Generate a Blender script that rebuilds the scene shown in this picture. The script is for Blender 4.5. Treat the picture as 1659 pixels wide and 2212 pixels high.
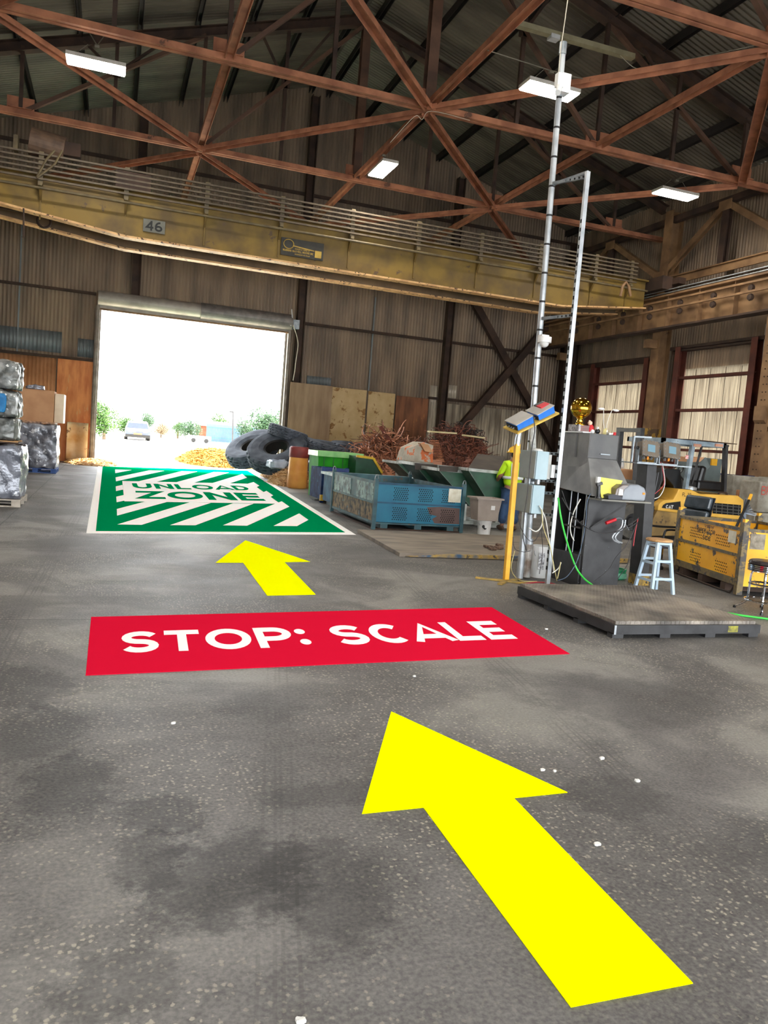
import bpy, math, random
import numpy as np
from mathutils import Vector, Matrix, noise
for o in list(bpy.data.objects): bpy.data.objects.remove(o)
random.seed(7)
SC = bpy.context.scene
COL = SC.collection
V = Vector
# ---------------------------------------------------------------- camera, sky, sun, exposure
F_PX, W_PX, H_PX, EYE = 1680.0, 1659.0, 2212.0, 1.6
YAW, PITCH, ROLL = 0.342517, -0.088124, 0.080407
cy, sy, cp, sp = math.cos(YAW), math.sin(YAW), math.cos(PITCH), math.sin(PITCH)
CF = V((sy*cp, cy*cp, sp)); r0 = V((cy, -sy, 0)); u0 = r0.cross(CF)
CR = math.cos(ROLL)*r0 + math.sin(ROLL)*u0
CU = -math.sin(ROLL)*r0 + math.cos(ROLL)*u0
cam = bpy.data.objects.new('camera', bpy.data.cameras.new('camera'))
COL.objects.link(cam)
cam.matrix_world = Matrix(((CR.x, CU.x, -CF.x, 0), (CR.y, CU.y, -CF.y, 0), (CR.z, CU.z, -CF.z, EYE), (0, 0, 0, 1)))
cam.data.sensor_fit = 'HORIZONTAL'; cam.data.sensor_width = 36; cam.data.lens = F_PX/W_PX*36
cam.data.clip_start = .05; cam.data.clip_end = 1000
SC.camera = cam
SC.view_settings.view_transform = 'Standard'; SC.view_settings.look = 'None'
SC.view_settings.gamma = 1; SC.view_settings.use_curve_mapping = False
SC.view_settings.exposure = 0.15
wd = bpy.data.worlds.new('hazy_sky'); SC.world = wd; wd.use_nodes = True
bg = wd.node_tree.nodes['Background']
bg.inputs[0].default_value = (.93, .97, 1, 1); bg.inputs[1].default_value = 9.5
sun = bpy.data.objects.new('sun', bpy.data.lights.new('sun', 'SUN')); COL.objects.link(sun)
sun.data.energy = 22; sun.data.angle = .02; sun.data.color = (1, .93, .8)
sun.rotation_euler = V((-.22, -.34, -1)).to_track_quat('-Z', 'Y').to_euler()

def ray(x, y): return CF*F_PX + CR*(x-W_PX/2) - CU*(y-H_PX/2)
def G(x, y, z=0.0):
    d = ray(x, y); return V((0, 0, EYE)) + d*((z-EYE)/d.z)
def PY(x, y, Y):
    d = ray(x, y); return V((0, 0, EYE)) + d*(Y/d.y)
def PX(x, y, X):
    d = ray(x, y); return V((0, 0, EYE)) + d*(X/d.x)

# ---------------------------------------------------------------- materials
def lin(c):
    return tuple(((v/255)/12.92 if v/255 <= .04045 else ((v/255+.055)/1.055)**2.4) for v in c)+(1,)
MATS = {}
def mat(name, c1, c2=None, sc=4, rough=.6, metal=0, bump=0, bsc=None, chips=None, csc=3, cth=.6, detail=6, emit=0, island=False, alpha=1, trans=0, spec=.5, stretch=None, coat=0):
    if name in MATS: return MATS[name]
    m = bpy.data.materials.new(name); m.use_nodes = True; nt = m.node_tree; N = nt.nodes; L = nt.links
    b = N['Principled BSDF']
    tc = N.new('ShaderNodeTexCoord'); mp = N.new('ShaderNodeMapping'); L.new(tc.outputs['Object'], mp.inputs[0])
    if stretch: mp.inputs['Scale'].default_value = stretch
    nz = N.new('ShaderNodeTexNoise'); nz.inputs['Scale'].default_value = sc; nz.inputs['Detail'].default_value = detail
    L.new(mp.outputs[0], nz.inputs['Vector'])
    c1 = lin(c1); c2 = lin(c2) if c2 else tuple(v*.8 for v in c1[:3])+(1,)
    cr = N.new('ShaderNodeValToRGB'); cr.color_ramp.elements[0].color = c2; cr.color_ramp.elements[1].color = c1
    cr.color_ramp.elements[0].position = .36; cr.color_ramp.elements[1].position = .62
    if island:
        g = N.new('ShaderNodeNewGeometry'); L.new(g.outputs['Random Per Island'], cr.inputs[0])
        cr.color_ramp.elements[0].position = 0; cr.color_ramp.elements[1].position = 1
    else: L.new(nz.outputs['Fac'], cr.inputs[0])
    out = cr.outputs[0]
    if chips:
        n2 = N.new('ShaderNodeTexNoise'); n2.inputs['Scale'].default_value = csc; n2.inputs['Detail'].default_value = 8; n2.inputs['Roughness'].default_value = .65
        L.new(mp.outputs[0], n2.inputs['Vector'])
        r2 = N.new('ShaderNodeValToRGB'); r2.color_ramp.elements[0].position = cth; r2.color_ramp.elements[1].position = cth+.03
        L.new(n2.outputs['Fac'], r2.inputs[0])
        mx = N.new('ShaderNodeMixRGB'); L.new(r2.outputs[0], mx.inputs[0]); L.new(out, mx.inputs[1]); mx.inputs[2].default_value = lin(chips)
        out = mx.outputs[0]
    L.new(out, b.inputs['Base Color'])
    b.inputs['Roughness'].default_value = rough; b.inputs['Metallic'].default_value = metal
    b.inputs['Specular IOR Level'].default_value = spec; b.inputs['Coat Weight'].default_value = coat
    if alpha < 1: b.inputs['Alpha'].default_value = alpha
    if trans: b.inputs['Transmission Weight'].default_value = trans
    if emit:
        b.inputs['Emission Color'].default_value = c1; b.inputs['Emission Strength'].default_value = emit
    if bump:
        bp = N.new('ShaderNodeBump'); bp.inputs['Strength'].default_value = bump; bp.inputs['Distance'].default_value = .02
        n3 = N.new('ShaderNodeTexNoise'); n3.inputs['Scale'].default_value = bsc or sc*3; n3.inputs['Detail'].default_value = 4
        L.new(mp.outputs[0], n3.inputs['Vector']); L.new(n3.outputs['Fac'], bp.inputs['Height']); L.new(bp.outputs[0], b.inputs['Normal'])
    MATS[name] = m; return m

steel = mat('underlit_rusted_steel', (176, 116, 84), (134, 84, 60), sc=2.2, rough=.75, chips=(92, 62, 48), csc=1.5, cth=.64)  # rusty brown, lightened for the light from below on chords, ties and braces
steel_d = mat('dark_brown_steel', (74, 54, 42), (50, 37, 30), sc=2, rough=.8)
steel_t = mat('tan_painted_steel', (150, 116, 80), (110, 82, 56), sc=1.6, rough=.7, chips=(80, 58, 42), csc=2.5, cth=.66)
steel_r = mat('red_oxide_steel', (112, 58, 44), (82, 44, 36), sc=2, rough=.75)
galv = mat('galvanised_steel', (150, 156, 160), (118, 126, 132), sc=9, rough=.4, metal=.6)
galv_r = mat('galvanised_conduit', (192, 198, 202), (164, 170, 176), sc=6, rough=.4, metal=.6)
black = mat('black_rubber', (24, 24, 26), (16, 16, 18), sc=8, rough=.6)
blackp = mat('black_plastic', (30, 31, 33), (20, 21, 23), sc=8, rough=.35)
blackst = mat('black_painted_steel', (52, 52, 54), (36, 36, 38), sc=6, rough=.5, chips=(92, 84, 76), csc=7, cth=.68, bump=.1)
white = mat('white_plastic', (225, 226, 224), (205, 205, 203), sc=5, rough=.45)
chrome = mat('chrome', (225, 228, 232), (215, 218, 222), rough=.08, metal=1)
concrete = mat('cast_concrete', (165, 160, 148), (130, 124, 112), sc=5, rough=.9, bump=.5, bsc=14)
card = mat('cardboard', (196, 150, 112), (178, 132, 96), sc=2.5, rough=.85)
wood = mat('pale_wood', (206, 162, 108), (176, 130, 82), sc=5, rough=.6, stretch=(1, 8, 8))
hole = mat('dark_hole', (12, 12, 12), (8, 8, 8), rough=.9)

# ---------------------------------------------------------------- mesh builder
WO = {}
class B:
    def __init__(s): s.v = []; s.f = []; s.M = Matrix.Identity(4)
    def add(s, vs, fs):
        n = len(s.v); s.v += [s.M @ V(p) for p in vs]; s.f += [tuple(i+n for i in f) for f in fs]; return s
    def box(s, x0, x1, y0, y1, z0, z1):
        return s.add([(x, y, z) for z in (z0, z1) for x, y in ((x0, y0), (x1, y0), (x1, y1), (x0, y1))],
                     [(3, 2, 1, 0), (4, 5, 6, 7), (0, 1, 5, 4), (1, 2, 6, 5), (2, 3, 7, 6), (3, 0, 4, 7)])
    def hexa(s, a, b, c, d, e, f, g, h):
        return s.add([a, b, c, d, e, f, g, h], [(3, 2, 1, 0), (4, 5, 6, 7), (0, 1, 5, 4), (1, 2, 6, 5), (2, 3, 7, 6), (3, 0, 4, 7)])
    def frame(s, p, q, up=(0, 0, 1)):
        p, q = V(p), V(q); d = (q-p).normalized(); up = V(up)
        if abs(d.dot(up.normalized())) > .99: up = V((0, 1, 0)) if abs(d.y) < .9 else V((1, 0, 0))
        sx = d.cross(up).normalized(); uz = sx.cross(d).normalized(); return p, q, d, sx, uz
    def bar(s, p, q, w, h, up=(0, 0, 1), ox=0, oz=0):
        p, q, d, a, u = s.frame(p, q, up)
        c = [(-w/2+ox, -h/2+oz), (w/2+ox, -h/2+oz), (w/2+ox, h/2+oz), (-w/2+ox, h/2+oz)]
        vs = [p+a*x+u*z for x, z in c]+[q+a*x+u*z for x, z in c]
        return s.add(vs, [(0, 1, 2, 3), (7, 6, 5, 4), (4, 5, 1, 0), (5, 6, 2, 1), (6, 7, 3, 2), (7, 4, 0, 3)])
    def ibeam(s, p, q, w, h, t=.02, up=(0, 0, 1)):
        s.bar(p, q, w, t, up, 0, h/2-t/2); s.bar(p, q, w, t, up, 0, -h/2+t/2); return s.bar(p, q, t, h-2*t, up)
    def tee(s, p, q, w, h, t=.02, up=(0, 0, 1)):
        s.bar(p, q, w, t, up, 0, -h/2+t/2); return s.bar(p, q, t*1.5, h-t, up, 0, t/2)
    def chan(s, p, q, w, h, t=.015, up=(0, 0, 1)):
        s.bar(p, q, w, t, up, 0, h/2-t/2); s.bar(p, q, t, h-t, up, -w/2+t/2, -t/2); return s.bar(p, q, t, h-t, up, w/2-t/2, -t/2)
    def cyl(s, p, q, r, r2=None, n=16, caps=True):
        p, q, d, a, u = s.frame(p, q); r2 = r if r2 is None else r2
        vs = []
        for c, rr in ((p, r), (q, r2)):
            vs += [c+(a*math.cos(t)+u*math.sin(t))*rr for t in (2*math.pi*i/n for i in range(n))]
        fs = [(i, (i+1) % n, n+(i+1) % n, n+i) for i in range(n)]
        if caps: fs += [tuple(range(n))[::-1], tuple(range(n, 2*n))]
        return s.add(vs, fs)
    def tube(s, pts, r, n=8, closed=False):
        pts = [V(p) for p in pts]; k = len(pts); vs = []; prev = None
        for i, p in enumerate(pts):
            a = pts[(i-1) % k] if (closed or i > 0) else p; b = pts[(i+1) % k] if (closed or i < k-1) else p
            d = (b-a).normalized() if (b-a).length > 1e-9 else V((0, 0, 1))
            if prev is None:
                up = V((0, 0, 1)) if abs(d.z) < .9 else V((1, 0, 0)); prev = d.cross(up).normalized()
            x = (prev-d*prev.dot(d))
            x = x.normalized() if x.length > 1e-6 else d.orthogonal().normalized()
            prev = x; y = d.cross(x); rr = r[i] if isinstance(r, (list, tuple)) else r
            vs += [p+(x*math.cos(t)+y*math.sin(t))*rr for t in (2*math.pi*j/n for j in range(n))]
        fs = []
        for i in range(k if closed else k-1):
            o, o2 = i*n, ((i+1) % k)*n
            fs += [(o+j, o+(j+1) % n, o2+(j+1) % n, o2+j) for j in range(n)]
        if not closed: fs += [tuple(range(n))[::-1], tuple(range((k-1)*n, k*n))]
        return s.add(vs, fs)
    def lathe(s, prof, c, n=24, axis=(0, 0, 1), rmod=None):
        c = V(c); d = V(axis).normalized(); a = d.orthogonal().normalized(); u = d.cross(a); vs = []; k = len(prof)
        for i in range(n):
            t = 2*math.pi*i/n; e = a*math.cos(t)+u*math.sin(t)
            for j, (r, z) in enumerate(prof):
                rr = r if not rmod else rmod(i, j, r); vs.append(c+e*rr+d*z)
        fs = [(i*k+j, ((i+1) % n)*k+j, ((i+1) % n)*k+j+1, i*k+j+1) for i in range(n) for j in range(k-1)]
        return s.add(vs, fs)
    def prism(s, poly, vec):
        poly = [V(p) for p in poly]; n = len(poly); vec = V(vec)
        return s.add(poly+[p+vec for p in poly], [tuple(range(n))[::-1], tuple(range(n, 2*n))]+[(i, (i+1) % n, n+(i+1) % n, n+i) for i in range(n)])
    def sph(s, c, r, n=16, sc=(1, 1, 1), zmin=-1):
        c = V(c); m = n//2; vs = []; z0 = math.acos(max(-1, min(1, -zmin)))
        for j in range(m+1):
            ph = (math.pi-0)*(j/m) if zmin <= -1 else (math.acos(zmin))*(j/m)
            for i in range(n):
                t = 2*math.pi*i/n
                vs.append(c+V((math.sin(ph)*math.cos(t)*sc[0], math.sin(ph)*math.sin(t)*sc[1], math.cos(ph)*sc[2]))*r)
        return s.add(vs, [(j*n+i, (j+1)*n+i, (j+1)*n+(i+1) % n, j*n+(i+1) % n) for j in range(m) for i in range(n)])
    def poly(s, pts): return s.add(pts, [tuple(range(len(pts)))])
    def grid(s, fn, nu, nv):
        vs = [fn(i/nu, j/nv) for j in range(nv+1) for i in range(nu+1)]
        return s.add(vs, [(j*(nu+1)+i, j*(nu+1)+i+1, (j+1)*(nu+1)+i+1, (j+1)*(nu+1)+i) for j in range(nv) for i in range(nu)])
    def crumple(s, x0, x1, y0, y1, z0, z1, amp=.04, fr=3, n=14, seed=0, rnd=.12):
        c = V(((x0+x1)/2, (y0+y1)/2, (z0+z1)/2)); h = V(((x1-x0)/2, (y1-y0)/2, (z1-z0)/2))
        def P(u):
            q = V((u[0]*h.x, u[1]*h.y, u[2]*h.z)); e = sum(1 for k in u if abs(k) > .93)
            m = [max(0, abs(k)-.8)/.2 for k in u]; cut = (m[0]*m[1]+m[1]*m[2]+m[0]*m[2])*rnd*.6
            q = q*(1-cut/2)
            w = noise.noise_vector(q*fr+V((seed, seed*2, 3)))+noise.noise_vector(q*fr*2.7+V((seed, 5, 3)))*.5
            p = c+q+w*amp; p.z = max(p.z, z0); return p
        for ax in range(3):
            for sg in (-1, 1):
                def fn(a, b):
                    u = [0, 0, 0]; u[ax] = sg; u[(ax+1) % 3] = (a*2-1)*sg; u[(ax+2) % 3] = b*2-1; return P(u)
                s.grid(fn, n, n)
        return s
    def corr(s, p, q, up, nrm, pitch=.1, amp=.018, seg=5):
        "corrugated sheet: from p to q, ribs running along up"
        p, q, up, nrm = V(p), V(q), V(up), V(nrm); L = (q-p).length; n = max(2, int(L/pitch*seg)); vs = []
        for i in range(n+1):
            c = p+(q-p)*(i/n)+nrm*(amp*math.sin(2*math.pi*i/seg)); vs += [c, c+up]
        return s.add(vs, [(2*i, 2*i+2, 2*i+3, 2*i+1) for i in range(n)])
    def build(s, name, m, parent=None, smooth=False, bevel=0, solid=0, weld=False):
        vs = s.v; xs = [p.x for p in vs]; ys = [p.y for p in vs]; zs = [p.z for p in vs]
        org = V(((min(xs)+max(xs))/2, (min(ys)+max(ys))/2, min(zs)))
        me = bpy.data.meshes.new(name); me.from_pydata([p-org for p in vs], [], s.f); me.update()
        if weld:
            import bmesh
            bm = bmesh.new(); bm.from_mesh(me); bmesh.ops.remove_doubles(bm, verts=bm.verts, dist=1e-4)
            bmesh.ops.recalc_face_normals(bm, faces=bm.faces); bm.to_mesh(me); bm.free()
        me.materials.append(m)
        if smooth: me.polygons.foreach_set('use_smooth', [True]*len(me.polygons))
        o = bpy.data.objects.new(name, me); COL.objects.link(o)
        if parent is not None: o.parent = parent; o.location = org-WO[parent.name]
        else: o.location = org
        WO[o.name] = org
        if bevel:
            bv = o.modifiers.new('bevel', 'BEVEL'); bv.width = bevel; bv.segments = 2; bv.limit_method = 'ANGLE'
        if solid:
            sm = o.modifiers.new('solid', 'SOLIDIFY'); sm.thickness = solid
        return o
def thing(name, loc, label, cat, group=None):
    o = bpy.data.objects.new(name, None); COL.objects.link(o); o.location = loc; o.empty_display_size = .1
    WO[o.name] = V(loc); return tag(o, label, cat, group)
def tag(o, label, cat, group=None, kind=None):
    o['label'] = label; o['category'] = cat
    if group: o['group'] = group
    if kind: o['kind'] = kind
    return o
def struct(o): o['kind'] = 'structure'; return o
def copy_tree(o, parent=None):
    c = o.copy(); COL.objects.link(c)
    if parent is not None: c.parent = parent
    for ch in o.children: copy_tree(ch, c)
    return c
def clone(o, loc, rz, label, group=None, scale=1):
    c = copy_tree(o); c.location = loc; c.rotation_euler = (0, 0, rz) if not isinstance(rz, tuple) else rz
    c['label'] = label
    if group: c['group'] = group
    if scale != 1: c.scale = (scale,)*3
    WO[c.name] = V(loc); return c
def R4(axis, a): return Matrix.Rotation(a, 4, axis)
def T4(v): return Matrix.Translation(V(v))
def sag(p, q, d, n=14): p, q = V(p), V(q); return [p.lerp(q, i/n)-V((0, 0, d*4*(i/n)*(1-i/n))) for i in range(n+1)]
def spline(pts, k=5):
    pts = [V(p) for p in pts]; P = [pts[0]]+pts+[pts[-1]]; o = []
    for i in range(1, len(P)-2):
        a, b, c, d = P[i-1:i+3]
        for j in range(k):
            t = j/k; o.append(.5*((2*b)+(c-a)*t+(2*a-5*b+4*c-d)*t*t+(3*b-a-3*c+d)*t*t*t))
    o.append(pts[-1]); return o

# ---------------------------------------------------------------- stroke lettering
def arc(cx, cy_, rx, ry, a0, a1, n=14):
    return [(cx+rx*math.cos(math.radians(a0+(a1-a0)*i/n)), cy_+ry*math.sin(math.radians(a0+(a1-a0)*i/n))) for i in range(n+1)]
def glyph(c, t):
    h = t/2; w = {'I': t, ':': t*1.1, '.': t, '4': .8, '6': .8, '3': .75, '2': .78, 'L': .72, 'E': .74, 'F': .72, 'T': .84, 'S': .86, 'O': 1.1, 'C': .98, 'A': 1.06, 'P': .9, 'M': 1.05, 'W': 1.2, '/': .3}.get(c, .88)
    if c == ' ': return .4, []
    l, r, m, b, tp = h, w-h, w/2, h, 1-h; ry = (1-t)/4; P = {
        'T': [[(0, tp), (w, tp)], [(m, 0), (m, 1)]], 'L': [[(l, 1), (l, b), (w, b)]], 'I': [[(m, 0), (m, 1)]],
        'E': [[(w, tp), (l, tp), (l, b), (w, b)], [(l, .5), (w*.92, .5)]], 'F': [[(w, tp), (l, tp), (l, 0)], [(l, .48), (w*.9, .48)]],
        'Z': [[(0, tp), (r-h*.4, tp), (l+h*.4, b), (w, b)]], 'N': [[(l, 0), (l, 1)], [(l, 1), (r, 0)], [(r, 0), (r, 1)]],
        'M': [[(l, 0), (l, 1)], [(l, 1), (m, .25), (r, 1)], [(r, 1), (r, 0)]], 'W': [[(l, 1), (w*.3, 0), (m, .8), (w*.7, 0), (r, 1)]],
        'A': [[(h*.6, 0), (m, 1.02), (w-h*.6, 0)], [(w*.22, .28), (w*.78, .28)]], 'V': [[(l, 1), (m, 0), (r, 1)]],
        'X': [[(l, 1), (r, 0)], [(l, 0), (r, 1)]], 'H': [[(l, 0), (l, 1)], [(r, 0), (r, 1)], [(l, .5), (r, .5)]], 'K': [[(l, 0), (l, 1)], [(r, 1), (l, .4)], [(w*.4, .6), (r, 0)]],
        'Y': [[(l, 1), (m, .45), (r, 1)], [(m, .45), (m, 0)]], '/': [[(0, 0), (w, 1)]],
        'O': [arc(m, .5, m-h, .5-h, 90, 450, 32)], 'C': [arc(m, .5, m-h, .5-h, 48, 312, 24)],
        'G': [arc(m, .5, m-h, .5-h, 48, 350, 24)+[(m, .47)]],
        'S': [arc(m, tp-ry, m-h, ry, 25, 270)+arc(m, b+ry, m-h, ry, 90, -155)[1:]],
        'U': [[(l, 1), (l, .45)]+arc(m, .45, m-h, .45-h, 180, 360)+[(r, 1)]],
        'D': [[(l, 1), (l, 0)], [(l, tp), (w*.42, tp)]+arc(w*.42, .5, w*.58-h, .5-h, 90, -90)+[(l, b)]],
        'P': [[(l, 0), (l, 1)], [(l, tp), (w*.5, tp)]+arc(w*.5, .66, w*.5-h, .34-h, 90, -90)+[(l, .32+h)]],
        'R': [[(l, 0), (l, 1)], [(l, tp), (w*.5, tp)]+arc(w*.5, .7, w*.5-h, .3-h, 90, -90)+[(l, .4+h)], [(w*.5, .45), (r, 0)]],
        'B': [[(l, 0), (l, 1)], [(l, tp), (w*.5, tp)]+arc(w*.5, .75, w*.5-h, .25-h/2, 90, -90)+[(l, .5)], [(w*.5, .5)]+arc(w*.5, .27, w*.5-h, .27-h/2, 90, -90)+[(l, b)]],
        '4': [[(w*.72, 0), (w*.72, 1)], [(w*.72, tp), (l, .32), (w, .32)]], '6': [arc(m, .31, m-h, .31-h, 0, 360, 24), arc(m+.1, .42, m-h+.1, .58-h, 180, 80, 10)],
        '3': [arc(m, tp-ry, m-h, ry, 150, -90)+arc(m, b+ry, m-h, ry, 90, -150)], '2': [arc(m, tp-ry, m-h, ry*1.1, 165, -40)+[(l, b), (w, b)]],
        '7': [[(0, tp), (r, tp), (w*.35, 0)]], '1': [[(0, .75), (m, tp), (m, 0)]], '0': [arc(m, .5, m-h, .5-h, 90, 450, 24)],
        ':': [], '.': []}
    return w, P.get(c, [[(l, 0), (l, 1), (r, 1), (r, 0), (l, 0)]])
def lettering(b, s, fn, t=.2, gap=.14, clamp=True):
    "fn(u,v) with u,v in 0..1 over the text box gives a world point"
    x = 0; items = []
    for ch in s:
        w, pl = glyph(ch, t); x -= .09 if ch == 'A' or (items and items[-1][1] == 'A') else 0; items.append((x, ch, w, pl)); x += w+gap
    W = x-gap
    nn = (fn(1, 0)-fn(0, 0)).cross(fn(0, 1)-fn(0, 0)).normalized()
    if nn.dot(V((0, 0, EYE))-fn(.5, .5)) < 0: nn = -nn
    for x0, ch, w, pl in items:
        if ch in ':.':
            for yc in ((.22, .74) if ch == ':' else (.1,)):
                b.poly([fn((x0+w/2+t*.62*math.cos(a))/W, yc+t*.62*math.sin(a)) for a in (2*math.pi*i/18 for i in range(18))])
            continue
        for li, line in enumerate(pl):
            n = len(line); cl = n > 3 and abs(line[0][0]-line[-1][0])+abs(line[0][1]-line[-1][1]) < 1e-6; Lp = []; Rp = []
            for i, p in enumerate(line):
                a = line[i-1] if i else (line[-2] if cl else None); c = line[i+1] if i < n-1 else (line[1] if cl else None)
                ds = [((p[0]-a[0]), (p[1]-a[1]))] if a else []
                if c: ds.append((c[0]-p[0], c[1]-p[1]))
                ds = [(q[0]/math.hypot(*q), q[1]/math.hypot(*q)) for q in ds if math.hypot(*q) > 1e-9]
                nx = -sum(q[1] for q in ds); ny = sum(q[0] for q in ds); k = math.hypot(nx, ny) or 1; nx /= k; ny /= k
                co = max(.45, abs(nx*-ds[0][1]+ny*ds[0][0])); hh = t/2/co
                Lp.append((p[0]+nx*hh, p[1]+ny*hh)); Rp.append((p[0]-nx*hh, p[1]-ny*hh))
            cl_ = lambda q: (q[0], max(0, min(1, q[1])) if clamp else q[1])
            vs = []
            for a, c in zip(Lp, Rp): a, c = cl_(a), cl_(c); vs += [fn((x0+a[0])/W, a[1])+nn*.0004*li, fn((x0+c[0])/W, c[1])+nn*.0004*li]
            b.add(vs, [(2*i, 2*i+1, 2*i+3, 2*i+2) for i in range(n-1)])
    return b
def homog(src, dst):
    A = []; r = []
    for (x, y), (u, v) in zip(src, dst):
        A += [[x, y, 1, 0, 0, 0, -u*x, -u*y], [0, 0, 0, x, y, 1, -v*x, -v*y]]; r += [u, v]
    h = np.linalg.solve(np.array(A, float), np.array(r, float))
    def f(x, y):
        w = h[6]*x+h[7]*y+1; return (h[0]*x+h[1]*y+h[2])/w, (h[3]*x+h[4]*y+h[5])/w
    return f
def planefn(o, ux, uy): o, ux, uy = V(o), V(ux), V(uy); return lambda u, v: o+ux*u+uy*v
# ================================================================ STRUCTURE
YB, XR, XL, RX, YN = 31.0, 19.1, -5.1, 7.0, -5.0
def roofz(x): return 15.2-.315*abs(x-RX)
# floor: dark power-trowelled slab, aggregate showing, stains, tyre marks, saw joints
def floor_material():
    m = bpy.data.materials.new('worn_floor'); m.use_nodes = True; nt = m.node_tree; N = nt.nodes; L = nt.links; b = N['Principled BSDF']
    tc = N.new('ShaderNodeTexCoord'); P = tc.outputs['Object']
    def noi(sc, det=6, vec=P, rough=.55, dist=0):
        n = N.new('ShaderNodeTexNoise'); n.inputs['Scale'].default_value = sc; n.inputs['Detail'].default_value = det; n.inputs['Roughness'].default_value = rough
        n.inputs['Distortion'].default_value = dist; L.new(vec, n.inputs['Vector']); return n.outputs['Fac']
    def ramp(f, *st):
        r = N.new('ShaderNodeValToRGB'); e = r.color_ramp.elements
        while len(e) < len(st): e.new(.5)
        for i, (p, c) in enumerate(st): e[i].position = p; e[i].color = c if isinstance(c, tuple) else (c, c, c, 1)
        L.new(f, r.inputs[0]); return r.outputs[0]
    def mix(f, a, c, mode='MIX'):
        x = N.new('ShaderNodeMixRGB'); x.blend_type = mode
        if isinstance(f, float): x.inputs[0].default_value = f
        else: L.new(f, x.inputs[0])
        for i, q in ((1, a), (2, c)):
            if isinstance(q, tuple): x.inputs[i].default_value = q
            else: L.new(q, x.inputs[i])
        return x.outputs[0]
    def math_(op, a, c=0.0, d=None):
        x = N.new('ShaderNodeMath'); x.operation = op
        for i, q in enumerate((a, c) if d is None else (a, c, d)):
            if isinstance(q, (int, float)): x.inputs[i].default_value = q
            else: L.new(q, x.inputs[i])
        return x.outputs[0]
    base = ramp(noi(.55, 8, dist=.6), (.41, lin((54, 53, 56))), (.5, lin((92, 91, 92))), (.58, lin((148, 146, 142))))
    base = mix(.3, base, ramp(noi(4.5, 9, rough=.75), (.38, lin((58, 57, 58))), (.62, lin((126, 124, 121)))))
    # dark oily patches
    base = mix(ramp(noi(.32, 5, dist=1.2), (.5, 0.0), (.57, .7)), base, lin((46, 46, 48)))
    # fine grit and exposed aggregate
    base = mix(.35, base, ramp(noi(60, 3), (.35, lin((58, 56, 56))), (.65, lin((136, 132, 126)))))
    vo = N.new('ShaderNodeTexVoronoi'); vo.inputs['Scale'].default_value = 40
    nv = N.new('ShaderNodeTexNoise'); nv.inputs['Scale'].default_value = 70; L.new(P, nv.inputs['Vector']); va = N.new('ShaderNodeVectorMath'); va.operation = 'MULTIPLY_ADD'; L.new(nv.outputs['Color'], va.inputs[0]); va.inputs[1].default_value = (.02, .02, .02); L.new(P, va.inputs[2]); L.new(va.outputs[0], vo.inputs['Vector'])
    agg = math_('MULTIPLY', ramp(vo.outputs['Distance'], (.22, 1.0), (.36, 0.0)), ramp(noi(.8, 3), (.42, 0.12), (.56, .85)))
    rnd = N.new('ShaderNodeSeparateColor'); L.new(vo.outputs['Color'], rnd.inputs[0])
    agg = math_('MULTIPLY', agg, math_('GREATER_THAN', rnd.outputs[0], .36))
    base = mix(agg, base, lin((164, 158, 142)))
    sep = N.new('ShaderNodeSeparateXYZ'); L.new(P, sep.inputs[0]); X, Y = sep.outputs[0], sep.outputs[1]
    # tyre tracks: bands running into the hall, broken into tread bars
    for x0, sl, wd_ in ((.12, .2, .12), (2.04, .16, .13), (-.75, .02, .12), (3.4, .25, .12)):
        d = math_('ABSOLUTE', math_('SUBTRACT', X, math_('ADD', math_('MULTIPLY', Y, sl), x0)))
        band = ramp(d, (wd_*.8, .5), (wd_, 0.0))
        tr = math_('MAXIMUM', ramp(math_('SINE', math_('MULTIPLY', math_('ADD', Y, math_('MULTIPLY', d, .3)), 110.0)), (.4, .1), (.6, .6)), ramp(math_('SINE', math_('MULTIPLY', d, 120.0)), (.5, 0.0), (.8, 1.0)))
        f = math_('MULTIPLY', math_('MULTIPLY', band, tr), ramp(noi(1.6, 4), (.36, .2), (.55, 1.0)))
        base = mix(f, base, lin((64, 62, 62)))
    # oil stains with ragged edges
    for cx_, cy_, rx_, ry_, w_ in ((-.42, 4.9, .34, .45, .8), (-.28, 4.15, .28, .45, .85), (-.1, 3.55, .22, .38, .8), (.27, 3.2, .2, .2, .8), (.2, 2.85, .16, .26, .8), (.48, 2.68, .36, .36, .95), (.8, 2.55, .26, .4, .8), (1.1, 3.25, .45, .14, .7), (.08, 2.2, .22, .16, .7), (.9, 4.4, .3, .3, .5), (2.35, 3.0, .3, .24, .7), (1.6, 9.3, .9, .5, .5), (.3, 8.2, .5, .4, .5), (3.4, 4.3, .8, .6, .5), (2.9, 2.4, .5, .35, .6)):
        dx = math_('DIVIDE', math_('SUBTRACT', X, cx_), rx_); dy = math_('DIVIDE', math_('SUBTRACT', Y, cy_), ry_)
        dd = math_('ADD', math_('ADD', math_('MULTIPLY', dx, dx), math_('MULTIPLY', dy, dy)), math_('MULTIPLY', math_('SUBTRACT', noi(7.0, 10, rough=.78), .5), 4.5))
        base = mix(ramp(dd, (.45, w_*.9), (1.15, 0.0)), base, (.4, .4, .42, 1), 'MULTIPLY')
    # saw joints
    for axis, val, wgt in ((Y, 9.98, .012), (Y, 6.54, .012), (X, -1.45, .012), (Y, 17.0, .014), (Y, 23.2, .014)):
        d = math_('ABSOLUTE', math_('SUBTRACT', axis, math_('ADD', val, math_('MULTIPLY', noi(1.5, 2), .03))))
        base = mix(ramp(d, (wgt*.5, .75), (wgt, 0.0)), base, lin((40, 38, 37)))
    L.new(base, b.inputs['Base Color'])
    L.new(ramp(noi(1.3, 6), (.3, .52), (.75, .66)), b.inputs['Roughness'])
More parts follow.
